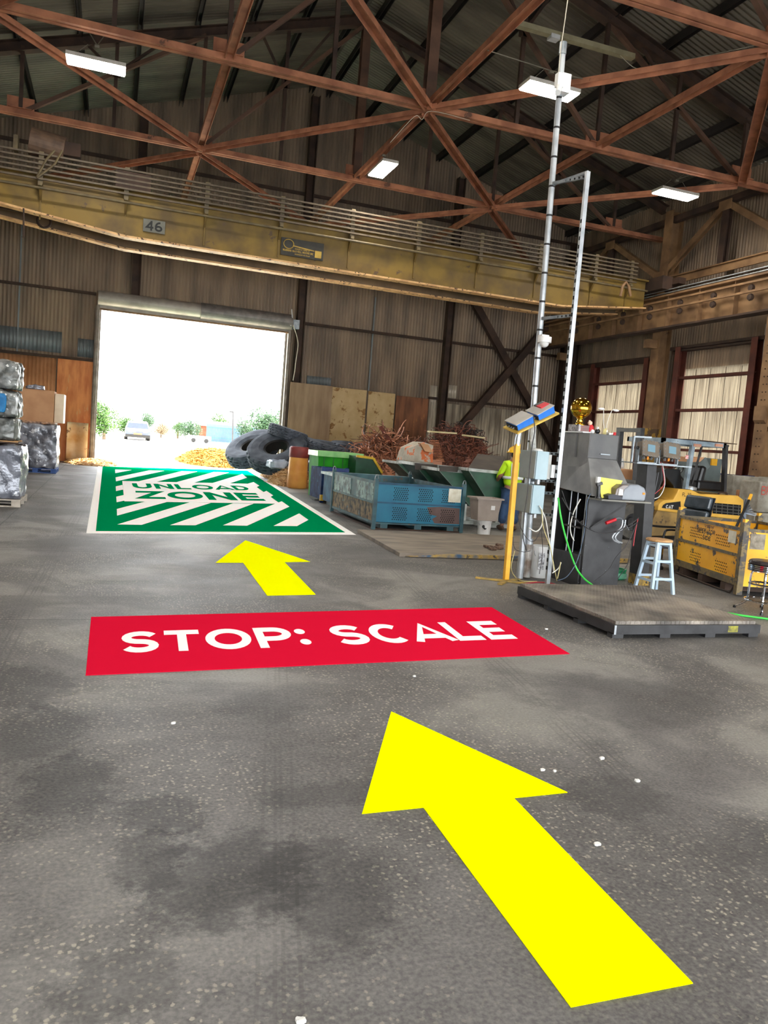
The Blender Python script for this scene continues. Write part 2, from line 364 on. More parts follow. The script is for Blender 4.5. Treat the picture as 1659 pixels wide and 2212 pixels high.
    bp = N.new('ShaderNodeBump'); bp.inputs['Strength'].default_value = .25; bp.inputs['Distance'].default_value = .01
    L.new(noi(45, 5), bp.inputs['Height']); L.new(bp.outputs[0], b.inputs['Normal'])
    return m
fl = B(); fl.box(XL-.2, XR+.2, YN-1, YB+.15, -.25, 0); o = fl.build('floor', floor_material()); struct(o)
o.data.transform(T4(o.location)); o.location = (0, 0, 0)

sheet = mat('weathered_sheet_metal', (150, 128, 104), (112, 96, 80), sc=.7, rough=.5, metal=.15, stretch=(3, 3, .5))
sheet_dk = mat('dark_sheet_metal', (154, 134, 112), (116, 102, 88), sc=.6, rough=.5, metal=.12, stretch=(3, 3, .5))
sheet_br = mat('bright_sheet_metal', (232, 220, 198), (176, 164, 146), sc=1.2, rough=.38, metal=.2, stretch=(4, 4, .35))
sheet_bl = mat('blue_grey_sheet', (132, 140, 142), (108, 116, 118), sc=1, rough=.5, metal=.2, stretch=(3, 3, .5))
roofm = mat('roof_sheet_metal', (112, 104, 90), (84, 78, 68), sc=.5, rough=.5, metal=.2, stretch=(.5, 3, 3))
def vsheet(b, x0, x1, z0, z1fn, y, pitch=.13, amp=.02, seg=5):
    n = max(2, int((x1-x0)/pitch*seg)); vs = []
    for i in range(n+1):
        x = x0+(x1-x0)*i/n; yy = y+amp*math.sin(2*math.pi*x/pitch); z0_ = z0(x) if callable(z0) else z0
        vs += [(x, yy, z0_), (x, yy, z1fn(x) if callable(z1fn) else z1fn)]
    b.add(vs, [(2*i, 2*i+2, 2*i+3, 2*i+1) for i in range(n)])
D0, D1, DZ = -.65, 6.4, 5.75
b = B(); rz1 = lambda x: roofz(x)+.07
vsheet(b, XL, D0, 0, rz1, YB); vsheet(b, D0, D1, DZ, rz1, YB); vsheet(b, D1, XR, 0, rz1, YB)
struct(b.build('wall_back', sheet_dk, solid=.01))
def ysheet(b, y0, y1, z0, z1, x, pitch=.13, amp=.02, seg=5):
    n = max(2, int((y1-y0)/pitch*seg)); vs = []
    for i in range(n+1):
        y = y0+(y1-y0)*i/n; xx = x+amp*math.sin(2*math.pi*y/pitch); vs += [(xx, y, z0), (xx, y, z1)]
    b.add(vs, [(2*i, 2*i+2, 2*i+3, 2*i+1) for i in range(n)])
b = B()
for ya, yb_, z0 in ((YN, 13.5, 0), (13.5, 16.9, 5.0), (16.9, 19.6, 0), (19.6, 22.9, 5.0), (22.9, 24.8, 0), (24.8, 28.05, 4.75), (28.05, YB, 0)): ysheet(b, ya, yb_, z0, roofz(XR)+.012, XR)
struct(b.build('wall_right', sheet, solid=.01))
b = B(); ysheet(b, YN, YB, 0, roofz(XL)+.03, XL, pitch=.26); struct(b.build('wall_left', sheet, solid=.01))
b = B(); vsheet(b, XL, XR, 4.4, rz1, YN, pitch=.26); struct(b.build('shade_header_front', sheet_dk, solid=.01))  # unseen header added to keep sky light off roof and gable
b = B()
for x1 in (XR+.3, XL-.3):
    b.corr((RX, YN-.3, roofz(RX)), (RX, YB+.3, roofz(RX)), (x1-RX, 0, roofz(x1)-roofz(RX)), (0, 0, 1), pitch=.16, amp=.022, seg=6)
struct(b.build('ceiling', roofm, solid=.01))

# wall framing: girts and posts, each its own piece
TRIM = [0]
def trim(bb, m, **k):
    TRIM[0] += 1; return struct(bb.build('trim_%d' % TRIM[0], m, **k))
for z in (6.15, 3.75):
    trim(B().chan((XL, YB-.14, z), (D0-.1, YB-.14, z), .12, .09), steel_d)
trim(B().chan((D1+.5, YB-.14, 6.07), (13.0, YB-.14, 6.07), .14, .1), steel_d)
trim(B().chan((13.35, YB-.14, 6.07), (XR-.4, YB-.14, 6.07), .14, .1), steel_d)
trim(B().chan((12.6, YB-.14, 3.66), (XR-.4, YB-.14, 3.66), .14, .1), steel_d)
trim(B().chan((XL, YB-.14, 8.6), (XR, YB-.14, 8.6), .14, .1), steel_d)
trim(B().chan((XL, YB-.14, 11.0), (XR, YB-.14, 11.0), .14, .1), steel_d)
for x in (XL+.3, .6, 6.82, 13.18, 18.9):
    z0 = DZ+.4 if D0 < x < D1 else 0
    trim(B().ibeam((x, YB-.28, z0), (x, YB-.28, roofz(x)-.5), .34, .3, .025, up=(1, 0, 0)), steel_d)
for x, z0, z1 in ((9.92, 3.7, 7.5), (-3.3, 3.8, 9)): trim(B().bar((x, YB-.06, z0), (x, YB-.06, z1), .05, .03, up=(0, 1, 0)), sheet_bl)
# cross braces on back wall
for p, q, d in (((13.7, YB-.45, 8.4), (18.9, YB-.45, 1.75), 0), ((13.7, YB-.62, 2.2), (18.75, YB-.62, 8.6), 0)):
    trim(B().ibeam(p, q, .3, .26, .02, up=(0, 1, 0)), steel_d)
# jambs
for x in (D0, D1): trim(B().chan((x, YB-.08, 0), (x, YB-.08, DZ), .16, .2, up=(1, 0, 0)), mat('jamb_steel', (150, 140, 128), (120, 108, 98)))

# right wall: framed openings closed with translucent sheet, daylight leaks streaked into its colour
def fibre_material():
    m = bpy.data.materials.new('translucent_sheet'); m.use_nodes = True; nt = m.node_tree; N = nt.nodes; L = nt.links; N.remove(N['Principled BSDF'])
    tc = N.new('ShaderNodeTexCoord'); mp = N.new('ShaderNodeMapping'); mp.inputs['Scale'].default_value = (5, 5, .35); L.new(tc.outputs['Object'], mp.inputs[0])
    nz = N.new('ShaderNodeTexNoise'); nz.inputs['Scale'].default_value = 2.2; nz.inputs['Detail'].default_value = 6; L.new(mp.outputs[0], nz.inputs['Vector'])
    cr = N.new('ShaderNodeValToRGB'); e = cr.color_ramp.elements; e[0].position = .35; e[0].color = lin((92, 82, 68)); e[1].position = .7; e[1].color = lin((150, 138, 116)); L.new(nz.outputs['Fac'], cr.inputs[0])
    d = N.new('ShaderNodeBsdfDiffuse'); d.inputs[0].default_value = lin((176, 164, 142)); t = N.new('ShaderNodeBsdfTranslucent'); L.new(cr.outputs[0], t.inputs[0])
    g = N.new('ShaderNodeBsdfGlossy'); g.inputs['Roughness'].default_value = .3
    m1 = N.new('ShaderNodeMixShader'); m1.inputs[0].default_value = .24; L.new(d.outputs[0], m1.inputs[1]); L.new(t.outputs[0], m1.inputs[2])
    m2 = N.new('ShaderNodeMixShader'); m2.inputs[0].default_value = .08; L.new(m1.outputs[0], m2.inputs[1]); L.new(g.outputs[0], m2.inputs[2]); L.new(m2.outputs[0], N['Material Output'].inputs[0]); return m
fibre = fibre_material()
def opening(y0, y1, zt=5.7):
    b = B(); ysheet(b, y0+.15, y1-.15, 0, zt-.65, XR-.07, pitch=.11, amp=.018)
    struct(b.build('wall_right_infill', fibre, smooth=True))
    for y in (y0, y1): trim(B().chan((XR-.25, y, 0), (XR-.25, y, zt+.1), .3, .26, up=(0, 1, 0)), steel_r)
    for z in (zt, 4.72, 3.58, 2.2): trim(B().chan((XR-.2, y0+.05, z), (XR-.2, y1-.05, z), .22, .09), steel_r if z < 5 else steel_d)
    for k in range(1, 5):
        y = y0+(y1-y0)*k/5; trim(B().bar((XR-.1, y, .1), (XR-.1, y, zt-.7), .012, .012), steel_d)
opening(24.7, 28.15, 5.45); opening(19.5, 23.0, 5.7); opening(13.4, 17.0, 5.7)
trim(B().chan((XR-.2, 18.0, 5.78), (XR-.2, 23.6, 5.78), .22, .12), steel_d)
trim(B().chan((XR-.2, 24.2, 5.55), (XR-.2, 30.6, 5.55), .22, .12), steel_d)
# wall stanchions
ylw_col = mat('yellow_painted_column', (176, 140, 62), (150, 116, 52), sc=2, rough=.7, chips=(96, 76, 58), csc=3, cth=.5)
for i, (y, lab) in enumerate(((23.75, 'second brown wall column from the back corner, between the two framed panels'), (17.75, 'nearest brown wall column beside the stacked concrete blocks'), (29.6, 'dark brown wall column standing in the back right corner'))):
    t = thing('wall_column', (18.55, y, 0), lab, 'column', 'columns along the right wall')
    B().ibeam((18.55, y, 2.9), (18.55, y, 10.6), .42, .5, .03, up=(1, 0, 0)).build('shaft', steel_t if i < 2 else steel_d, t)
    B().ibeam((18.55, y, 0), (18.55, y, 2.9), .42, .5, .03, up=(1, 0, 0)).build('painted_base', ylw_col if i < 2 else steel_d, t)
    B().box(17.9, 18.4, y-.12, y+.12, 5.75, 6.05).build('crane_bracket', steel_t, t)
# crane column at the right edge, laced and riveted
t = thing('crane_column', (17.75, 17.55, 0), 'tan riveted crane column at the right edge of the hall', 'column')
B().ibeam((17.75, 17.55, 0), (17.75, 17.55, 6.05), .45, .7, .03, up=(1, 0, 0)).build('shaft', steel_t, t)
b = B()
for k in range(24):
    for dx in (-.06, .06): b.sph((17.38, 17.55+dx, .6+k*.22), .018, 8)
b.build('rivets', steel_d, t)
B().prism([(17.3, 17.35, 3.1), (17.3, 17.35, 3.5), (17.6, 17.35, 2.8)], (0, .4, 0)).build('bracket', steel_t, t)
# runway girder
t = thing('crane_runway_girder', (17.7, 13, 6.2), 'long tan crane runway girder with stiffeners along the right wall', 'girder')
B().box(17.68, 17.71, YN, 30.8, 6.3, 7.3).build('web', steel_t, t)
B().box(17.5, 17.9, YN, 30.8, 6.24, 6.3).build('bottom_flange', steel_d, t)
B().box(17.45, 18.0, YN, 30.8, 7.3, 7.36).build('top_flange', steel_t, t)
B().box(17.67, 17.73, YN, 30.8, 7.36, 7.48).build('rail', steel_d, t)
y = 28.4; k = 0
while y > 12:
    B().box(17.5, 17.68, y-.02, y+.02, 6.3, 7.3).build('stiffener', steel_t, t)
    for z in (7.07, 6.8):
        B().lathe([(0, -.06), (.09, -.05), (.11, 0), (.09, .05), (0, .06)], (17.42, y-.75, z-.1), 12, (1, 0, 0)).build('insulator', steel_d, t)
    y -= 1.52
for z in (7.12, 6.85): B().bar((17.36, 12, z), (17.36, 30, z), .07, .06).build('conductor_bar', steel_t, t)
for z in (7.52, 7.42): B().cyl((17.5, 12, z), (17.5, 29, z), .018, n=8).build('conduit', galv_r, t)
# eave girder with triangulated bracing
t = thing('eave_truss', (18.5, 20, 8.0), 'tan beam carrying zigzag braces high on the right wall above the runway', 'truss')
B().box(18.38, 18.44, YN, 30.6, 7.98, 8.22).box(18.3, 18.5, YN, 30.6, 8.22, 8.26).build('lower_beam', steel_t, t)
B().box(18.4, 18.6, YN, 30.6, 10.2, 10.4).build('upper_beam', steel_d, t)
for ya, yb in ((24, 21), (18, 21), (24, 27.2), (30.2, 27.2), (18, 15), (12, 15)):
    B().ibeam((18.42, ya, 8.3), (18.42, yb, 10.2), .2, .18, .02, up=(1, 0, 0)).build('brace', steel_t, t)
for y in (21, 27.2, 15): B().ibeam((18.42, y, 8.25), (18.42, y, 10.2), .26, .2, .02, up=(1, 0, 0)).build('post', steel_d, t)
for y, z in ((24, 8.35), (21, 10.1), (18, 8.35), (27.2, 10.1)): B().box(18.28, 18.3, y-.28, y+.28, z-.16, z+.16).build('gusset_plate', steel_t, t)

# ---------------------------------------------------------------- ROOF TRUSSES
ZB = 9.93; PN = 2.45
def truss(Y, lab, deep=True):
    t = thing('roof_truss', (RX, Y, ZB), lab, 'truss', 'steel roof trusses')
    tz = lambda x: 14.8-.315*abs(x-RX)
    B().bar((XL+.1, Y-.08, ZB), (XR-.1, Y-.08, ZB), .1, .14).bar((XL+.1, Y+.08, ZB), (XR-.1, Y+.08, ZB), .1, .14).build('bottom_chord', steel, t)
    for x in (XL+.1, XR-.1): B().ibeam((x, Y, tz(x)), (RX, Y, tz(RX)), .28, .3, .025).build('top_chord', steel_d, t)
    B().ibeam((RX, Y, ZB), (RX, Y, tz(RX)), .26, .28, .025, up=(0, 1, 0)).build('king_post', mat('brown_web_steel', (104, 74, 56), (76, 54, 42), sc=2, rough=.75), t)
    for sg in (-1, 1):
        X = [RX+sg*PN*k for k in range(6)]
        for k in range(1, 5):
            B().bar((X[k], Y, ZB), (X[k], Y, tz(X[k])), .1, .1, up=(0, 1, 0)).build('web_post', steel_d, t)
        for a, c in ((0, 2), (2, 4)):
            p, q = V((X[a], Y, tz(X[a])-.1)), V((X[c], Y, ZB)); B().bar(p, q, .13, .1).build('web_diagonal', mat('brown_web_steel', (0, 0, 0)), t)
            mi = p.lerp(q, .5); B().bar(mi, (X[a+1]+sg*.9, Y, tz(X[a+1]+sg*.9)), .07, .07).build('strut', steel_d, t)
            B().bar(mi, (X[a]+sg*.9, Y, tz(X[a]+sg*.9)), .07, .07).build('strut', steel_d, t)
            B().box(mi.x-.13, mi.x+.13, Y-.05, Y+.05, mi.z-.13, mi.z+.13).build('gusset_plate', steel_d, t)
        for k in ((0, 2, 4) if sg > 0 else (2, 4)):
            B().box(X[k]-.3, X[k]+.3, Y-.2, Y+.2, ZB+.07, ZB+.085).box(X[k]-.35, X[k]+.35, Y-.02, Y+.02, ZB, ZB+.42).build('node_plate', steel, t)
TY = [6.6, 12.7, 18.8, 24.9, 31.0]
for Y, lab in ((6.6, 'roof truss just overhead, nearest of the row'), (12.7, 'second roof truss, crossing the top right corner of the picture'), (18.8, 'roof truss whose lit bottom chord crosses above the hanging lights'), (24.9, 'darker roof truss directly above the yellow crane')):
    truss(Y, lab)
gz = [RX+4.9*(k-2) for k in range(5)]
names = ['far left', 'left of centre', 'centre', 'right of centre', 'far right']; bays = ['nearest bay', 'second bay', 'third bay', 'last bay']
for i in range(4):
    for k in range(1, 4):
        o = B().chan((gz[k], TY[i]+.15, ZB+.02), (gz[k], TY[i+1]-.15, ZB+.02), .2, .14).build('tie_beam', steel)
        tag(o, 'straight steel tie beam between trusses, %s line, %s' % (names[k], bays[i]), 'beam', 'straight ties between the trusses')
    for k in range(5):
        for dk in (-1, 1):
            if not 0 <= k+dk <= 4: continue
            # odd nodes only; each member made once, running towards the back wall
            if (k+(i-1)) % 2 == 1:
                p = V((gz[k], TY[i]+.1, ZB-.07)); q = V((gz[k+dk], TY[i+1]-.1, ZB-.07))
                bb = B().chan(p, q, .24, .12)
                for j in range(1, 22):
                    c = p.lerp(q, j/22)-V((0, 0, .0)); bb.cyl(c+V((0, 0, .04)), c+V((0, 0, .075)), .016, n=6)
                o = bb.build('diagonal_brace', steel)
                tag(o, 'riveted roof brace, %s node, heading %s, %s' % (names[k], 'left' if dk < 0 else 'right', bays[i]), 'brace', 'diagonal braces under the roof')
ordn = ['first', 'second', 'third', 'fourth', 'fifth', 'sixth', 'seventh', 'eighth', 'ninth', 'tenth']
for sg, sd in ((-1, 'left'), (1, 'right')):
    for k in range(8):
        x = RX+sg*(.35+k*1.6); z = roofz(x)-.15
        if k == 0: P0 = None
        o = B().chan((x, YN, z), (x, YB, z), .14, .24).build('purlin', mat('dark_purlin_steel', (46, 40, 38), (34, 30, 29)))  # one even dark tone on all purlins
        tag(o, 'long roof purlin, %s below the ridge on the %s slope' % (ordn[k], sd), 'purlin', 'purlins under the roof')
# pale tube fitting hung high up, with its wiring
t = thing('tube_light_fitting', tuple((PY(1110, 50, 17.2)+PY(1368, 124, 17.2))/2), 'unlit pale tube light fitting hung high beside the mast top', 'light fitting')
B().bar(PY(1110, 50, 17.2), PY(1368, 124, 17.2), .16, .12).build('housing', mat('cream_enamel', (168, 160, 128), (150, 142, 112)), t)
B().box(*[v for c in zip(PY(1196, 82, 17.2)-V((.12, .1, .05)), PY(1196, 82, 17.2)+V((.12, .1, .05))) for v in c]).build('end_box', white, t)
wire = mat('pale_cable', (196, 188, 168), (176, 168, 150))
def cable(name, pts, r, m, label, group=None, sp=True, n=6):
    o = B().tube(spline(pts) if sp else pts, r, n).build(name, m, smooth=True); return tag(o, label, 'cable', group)
cable('cable', [PY(*p, 16.6) for p in ((1340, 120), (1375, 148), (1420, 140), (1500, 126), (1659, 92))], .008, wire, 'pale cable clipped under the brown beam beside the tube fitting')
cable('cable', [PY(*p, 18.6) for p in ((843, 308), (895, 252), (912, 258), (932, 240), (1015, 260))], .007, wire, 'pale cable bent around the central truss node')
cable('cable', [PY(*p, 8.78) for p in ((1229, -20), (1218, 60), (1211, 110), (1205, 180))], .006, wire, 'thin pale wire hanging down to the mast top')

# ---------------------------------------------------------------- LIGHTS
lampm = mat('lit_diffuser', (255, 247, 234), (255, 247, 234), emit=100)
lamph = mat('lamp_housing', (190, 186, 176), (170, 166, 156))
def highbay(c, lx, ly, label, rz=0, sup=None):
    c = V(c); t = thing('highbay_light', c, label, 'light', 'lit highbay lights hung from the trusses')
    b = B(); b.M = T4(c)@R4('Z', rz); b.box(-lx/2, lx/2, -ly/2, ly/2, .02, .1).build('housing', lamph, t)
    b = B(); b.M = T4(c)@R4('Z', rz); b.box(-lx/2+.02, lx/2-.02, -ly/2+.02, ly/2-.02, -.01, .02).build('diffuser', lampm, t)
    b = B(); b.M = T4(c)@R4('Z', rz)
    for sx in (-1, 1): b.cyl((sx*lx*.4, 0, .1), (sx*lx*.15, 0, .42), .006, n=6)
    b.box(-.05, .05, -.03, .03, .38, .44); b.build('hanger', mat('dim_hanger', (120, 112, 96), (100, 94, 80)), t)
    if sup: B().cyl(V(c)+V((0, 0, .44)), V(sup[0]), .012, n=8).cyl(V(c)+V((0, 0, .44)), V(sup[1]), .012, n=8).build('support_pipe', mat('dim_hanger', (0, 0, 0)), t)
    return t
highbay((-.7, 19.5, 9.45), 1.25, .5, 'lit highbay light at the upper left, below the long lit chord', sup=((-.9, 18.9, 9.93), (-.5, 18.9, 9.93)))
highbay((8.6, 15.65, 9.45), 1.25, .5, 'lit highbay light partly hidden behind the tall galvanised mast', sup=((7.05, 15.65, 9.95), (9.5, 15.65, 9.9)))
highbay((7.05, 22.25, 9.45), .48, 1.35, 'lit highbay light turned end-on under the centre of the roof')
highbay((15.15, 19.5, 9.45), 1.3, .5, 'lit highbay light at the right, above the runway girder', sup=((15.0, 18.9, 9.93), (15.3, 18.9, 9.93)))
for i, (x, y, w) in enumerate(((1.5, 12.5, 'ahead left'), (13.5, 9.5, 'ahead right'), (3.5, 6.5, 'just ahead'), (10.5, 3.0, 'to the right'), (-2, 3.5, 'to the left'), (6, -1.5, 'behind'))):  # unseen lamps added to light the foreground floor
    highbay((x, y, 9.45), 1.25, .5, 'added unseen highbay light filling the foreground floor, %s of the viewer' % w)
# ================================================================ OVERHEAD CRANE
ylw = mat('aged_yellow_crane_paint', (132, 106, 40), (96, 76, 38), sc=1.2, rough=.6, chips=(92, 72, 50), csc=2.2, cth=.63)
flm = mat('door_lit_flange_steel', (226, 182, 126), (190, 146, 98), sc=3, rough=.6, chips=(88, 62, 44), csc=8, cth=.58)  # flange tan lightened to carry bounce light from the doorway
CX0, CX1 = -3.9, 17.2
def girder_poly(y, zt):
    return [(CX0, y, zt), (CX0, y, 7.12), (.1, y, 6.66), (13.9, y, 6.62), (CX1, y, 6.98), (CX1, y, zt)]
cr = thing('overhead_crane', (7, 24, 6.6), 'long yellow overhead travelling crane numbered 46, spanning the hall above the doorway', 'crane')
B().prism(girder_poly(23.2, 7.85), (0, .03, 0)).build('near_girder', ylw, cr)
B().prism(girder_poly(24.8, 7.85), (0, .03, 0)).build('far_girder', mat('brown_girder_paint', (120, 96, 66), (92, 74, 52), sc=1.5), cr)
for y, nm in ((23.2, 'bottom_flange'), (24.8, 'bottom_flange')):
    b = B(); P = [(CX0, y, 7.1), (.1, y, 6.64), (13.9, y, 6.6), (CX1, y, 6.96)]
    for p, q in zip(P, P[1:]): b.bar(p, q, .34, .05)
    b.build(nm, flm, cr)
    B().box(CX0, CX1, y-.17, y+.2, 7.85, 7.9).build('top_flange', ylw, cr)
B().box(.5, 2.9, 23.45, 23.5, 6.7, 6.98).build('drive_shaft_guard', blackst, cr)
B().tube([(CX0+.3, 23.9, 7.05), (16.9, 23.9, 7.05)], .03, 8).build('drive_shaft', steel_d, cr)
BX = [-2.05+2.13*k for k in range(9)]+[16.4]
for x in BX:
    B().box(x-.05, x+.05, 22.86, 23.2, 7.55, 7.63).box(x-.06, x+.06, 22.93, 23.03, 7.6, 8.42).build('rail_bracket', mat('dusty_olive_steel', (112, 98, 68), (88, 76, 54)), cr)
    B().prism([(x-.03, 23.19, 7.6), (x-.03, 22.9, 7.6), (x-.03, 23.19, 7.2)], (.06, 0, 0)).build('knee', ylw, cr)
    B().box(x-.02, x+.02, 23.16, 23.2, 6.75, 7.6).build('stiffener', ylw, cr)
for k in range(6):
    z = 7.72+.125*k; B().bar((CX0, 22.9, z), (16.6, 22.9, z), .05, .045).build('conductor_bar', mat('dusty_conductor', (108, 94, 74), (84, 72, 58)), cr)
B().cyl((CX0, 22.8, 7.47), (17.0, 22.8, 7.47), .035, n=10).build('pipe', mat('dusty_olive_steel', (0, 0, 0)), cr)
B().box(CX0, 16.8, 23.6, 24.5, 7.9, 7.94).build('walkway', steel_d, cr)
B().box(-.2+.0, .7, 22.88, 22.9, 7.85, 8.3).build('guard_panel', steel_d, cr)
plt = mat('grey_number_plate', (112, 112, 102), (96, 96, 88)); ink = mat('black_paint', (22, 24, 24), (18, 18, 18))
a = PY(310, 472, 23.17); p = B().box(a.x, a.x+.58, 23.14, 23.18, a.z-.34, a.z).build('number_plate', plt, cr)
lettering(B(), '46', planefn((a.x+.07, 23.135, a.z-.3), (.44, 0, 0), (0, 0, .26)), t=.2).build('number', ink, p)
a = PY(608, 512, 23.17); npl = mat('black_yellow_plate', (52, 50, 42), (38, 36, 32)); gold = mat('faded_gold_paint', (190, 158, 66), (160, 130, 52))
p = B().box(a.x, a.x+1.28, 23.14, 23.18, a.z-.5, a.z).build('maker_plate', npl, cr)
b = B(); lettering(b, 'MANUFACTURED BY', planefn((a.x+.42, 23.135, a.z-.3), (.45, 0, 0), (0, 0, .045)), t=.2)
lettering(b, 'MANNING MAXWELL MOORE INC', planefn((a.x+.06, 23.135, a.z-.38), (.92, 0, 0), (0, 0, .06)), t=.24)
lettering(b, 'MUSKEGON MICHIGAN', planefn((a.x+.42, 23.135, a.z-.45), (.45, 0, 0), (0, 0, .04)), t=.2)
b.tube([(a.x+.22+.15*math.cos(t), 23.13, a.z-.17+.13*math.sin(t)) for t in (2*math.pi*i/24 for i in range(24))], .012, 6, closed=True)
b.box(a.x+1.02, a.x+1.22, 23.13, 23.14, a.z-.44, a.z-.24); b.bar((a.x+.35, 23.135, a.z-.2), (a.x+1.0, 23.135, a.z-.26), .01, .03, up=(0, 0, 1))
b.build('lettering', gold, p)
# end carriage, trolley drum, hook
B().box(17.21, 17.6, 22.3, 25.8, 7.52, 7.95).box(17.61, 17.9, 22.0, 26.1, 7.7, 7.9).build('end_carriage', steel_d, cr)
for y in (22.6, 25.4): B().cyl((17.63, y, 7.685), (17.78, y, 7.685), .2, n=20).build('wheel', steel_d, cr)
b = B(); b.tube([PY(*p, 22.4) for p in ((1340, 640), (1345, 618), (1352, 610), (1358, 618), (1362, 640))], .05, 8).build('bumper', steel_t, cr)
a = PY(75, 310, 23.6); B().cyl(a+V((-.1, 0, .05)), a+V((.75, 0, -.05)), .36, n=24).build('hoist_drum', mat('dusty_motor', (112, 88, 70), (86, 68, 56)), cr)
B().box(a.x+.7, a.x+1.15, 23.4, 23.8, a.z-.2, a.z+.15).build('motor_housing', steel_d, cr)
for p in (((118, 325), (100, 345), (80, 382)), ((135, 325), (118, 355), (80, 384))): B().tube([PY(*q, 22.85) for q in p], .03, 6).build('collector_arm', mat('dusty_olive_steel', (0, 0, 0)), cr)
B().box(*[v for c in zip(PY(28, 322, 23.3), PY(42, 300, 23.6)) for v in (min(c), max(c))]).build('limit_box', mat('dusty_olive_steel', (0, 0, 0)), cr)
c = PY(95, 478, 24.3); b = B().tube([c+V((.17*math.cos(t), 0, .17*math.sin(t))) for t in (math.radians(a) for a in range(110, 420, 18))], .035, 8)
b.build('hook', steel_d, cr)
B().cyl(PY(51, 450, 23.0), PY(51, 512, 23.0), .022, n=8).bar(PY(46, 512, 23.0), PY(53, 513, 23.0), .02, .02).build('hanging_rod', steel_d, cr)

# ================================================================ BACK WALL LININGS AND DOOR
def panel(x0, x1, z0, z1, m, label, y=YB-.1, name='wall_panel', th=.02, cat='panel'):
    return tag(B().box(x0, x1, y-th, y, z0, z1).build(name, m, bevel=.004), label, cat)
panel(6.55, 8.28, 0, 3.7, mat('tan_plywood', (172, 146, 116), (146, 120, 94), sc=1.2, rough=.8, stretch=(3, 3, .5)), 'plain tan panel on the back wall right beside the doorway', y=YB-.45)
crk = mat('cracked_beige_coating', (214, 188, 140), (196, 166, 116), sc=1.5, rough=.8, chips=(150, 110, 62), csc=2.0, cth=.56, bump=1, bsc=6)
panel(8.36, 9.84, 0, 3.7, crk, 'cracked beige panel, the left one of the two behind the copper heap')
panel(9.92, 11.1, 0, 3.68, crk, 'cracked beige panel, the right one next to the rusty sheet')
panel(11.16, 12.62, 0, 3.62, mat('rusty_sheet', (150, 98, 66), (104, 68, 48), sc=1.4, rough=.8, stretch=(3, 3, .6), chips=(186, 120, 64), csc=1.6, cth=.62), 'rusty brown steel sheet at the right end of the wall panels')
panel(-1.95, D0-.05, 0, 3.7, mat('orange_rust_sheet', (226, 150, 92), (196, 114, 66), sc=1.6, rough=.75, stretch=(3, 3, .7), chips=(214, 162, 112), csc=2, cth=.6), 'orange rusted steel sheet left of the doorway')
def patch(x0, x1, z0, z1, m, label, y=YB-.05):
    b = B(); vsheet(b, x0, x1, z0, z1, y, pitch=.13); return tag(b.build('corrugated_patch', m, smooth=True, solid=.006), label, 'sheet', 'corrugated patches on the back wall')
patch(XL, -2.0, 0, 3.7, mat('orange_corrugated', (216, 160, 112), (180, 126, 84), sc=1, rough=.6, metal=.2), 'orange tinted corrugated sheet behind the wrapped loads at the far left')
patch(XL, -1.85, 3.9, 4.65, sheet_bl, 'long blue-grey corrugated patch high on the wall left of the doorway')
patch(-1.3, D0-.06, 3.85, 4.5, sheet_bl, 'small blue-grey corrugated patch touching the left door jamb')
patch(12.66, 13.0, 2.4, 4.2, sheet_br, 'bright corrugated strip left of the brown wall column')
patch(13.4, 13.9, 3.75, 4.3, sheet_br, 'short bright corrugated strip right of the brown wall column')
patch(12.66, 18.6, 0, 3.5, mat('clean_leak_lit_corrugated', (214, 202, 178), (140, 128, 112), sc=1.3, rough=.42, metal=.15, stretch=(4, 4, .4)), 'paler corrugated cladding low on the back wall behind the cross brace')  # cleaner sheet, paled in streaks for daylight leaking through the cladding
patch(7.3, 8.3, 3.72, 4.05, sheet_bl, 'narrow blue-grey corrugated strip above the tan panel')
rd = thing('roller_door', (2.9, 30.6, 5.6), 'rolled-up grey roller door above the bright doorway', 'door')
curt = mat('grey_door_curtain', (176, 168, 156), (150, 142, 132), sc=2, rough=.5, metal=.2)
b = B().cyl((D0-.02, 30.62, 6.0), (2.95, 30.62, 6.0), .26, n=28); b.build('rolled_curtain', curt, rd, smooth=False)
b = B().cyl((2.95, 30.6, 6.0), (D1+.05, 30.6, 6.0), .3, n=28).build('hood', mat('dull_hood_sheet', (132, 126, 120), (110, 104, 100), rough=.5, metal=.3), rd)
B().box(D0, D1, 30.66, 30.7, 5.62, 5.8).build('bottom_curtain', curt, rd)
B().box(D0, D1, 30.63, 30.74, 5.58, 5.64).build('bottom_bar', steel_t, rd)
for x in (D0, D1): B().box(x-.05, x+.05, 30.6, 30.8, 0, 5.9).build('guide_rail', mat('jamb_steel', (0, 0, 0)), rd)
B().box(6.48, 6.72, 30.4, 30.7, 5.75, 6.1).build('gearbox', galv, rd)
B().tube([PY(*p, 30.35) for p in ((630, 668), (632, 690), (628, 704))], .02, 6).build('chain_wheel', white, rd)
B().tube(spline([PY(*p, 30.35) for p in ((632, 700), (640, 722), (644, 745), (640, 775), (637, 800), (633, 822))]), .018, 6).build('pull_chain', wire, rd)

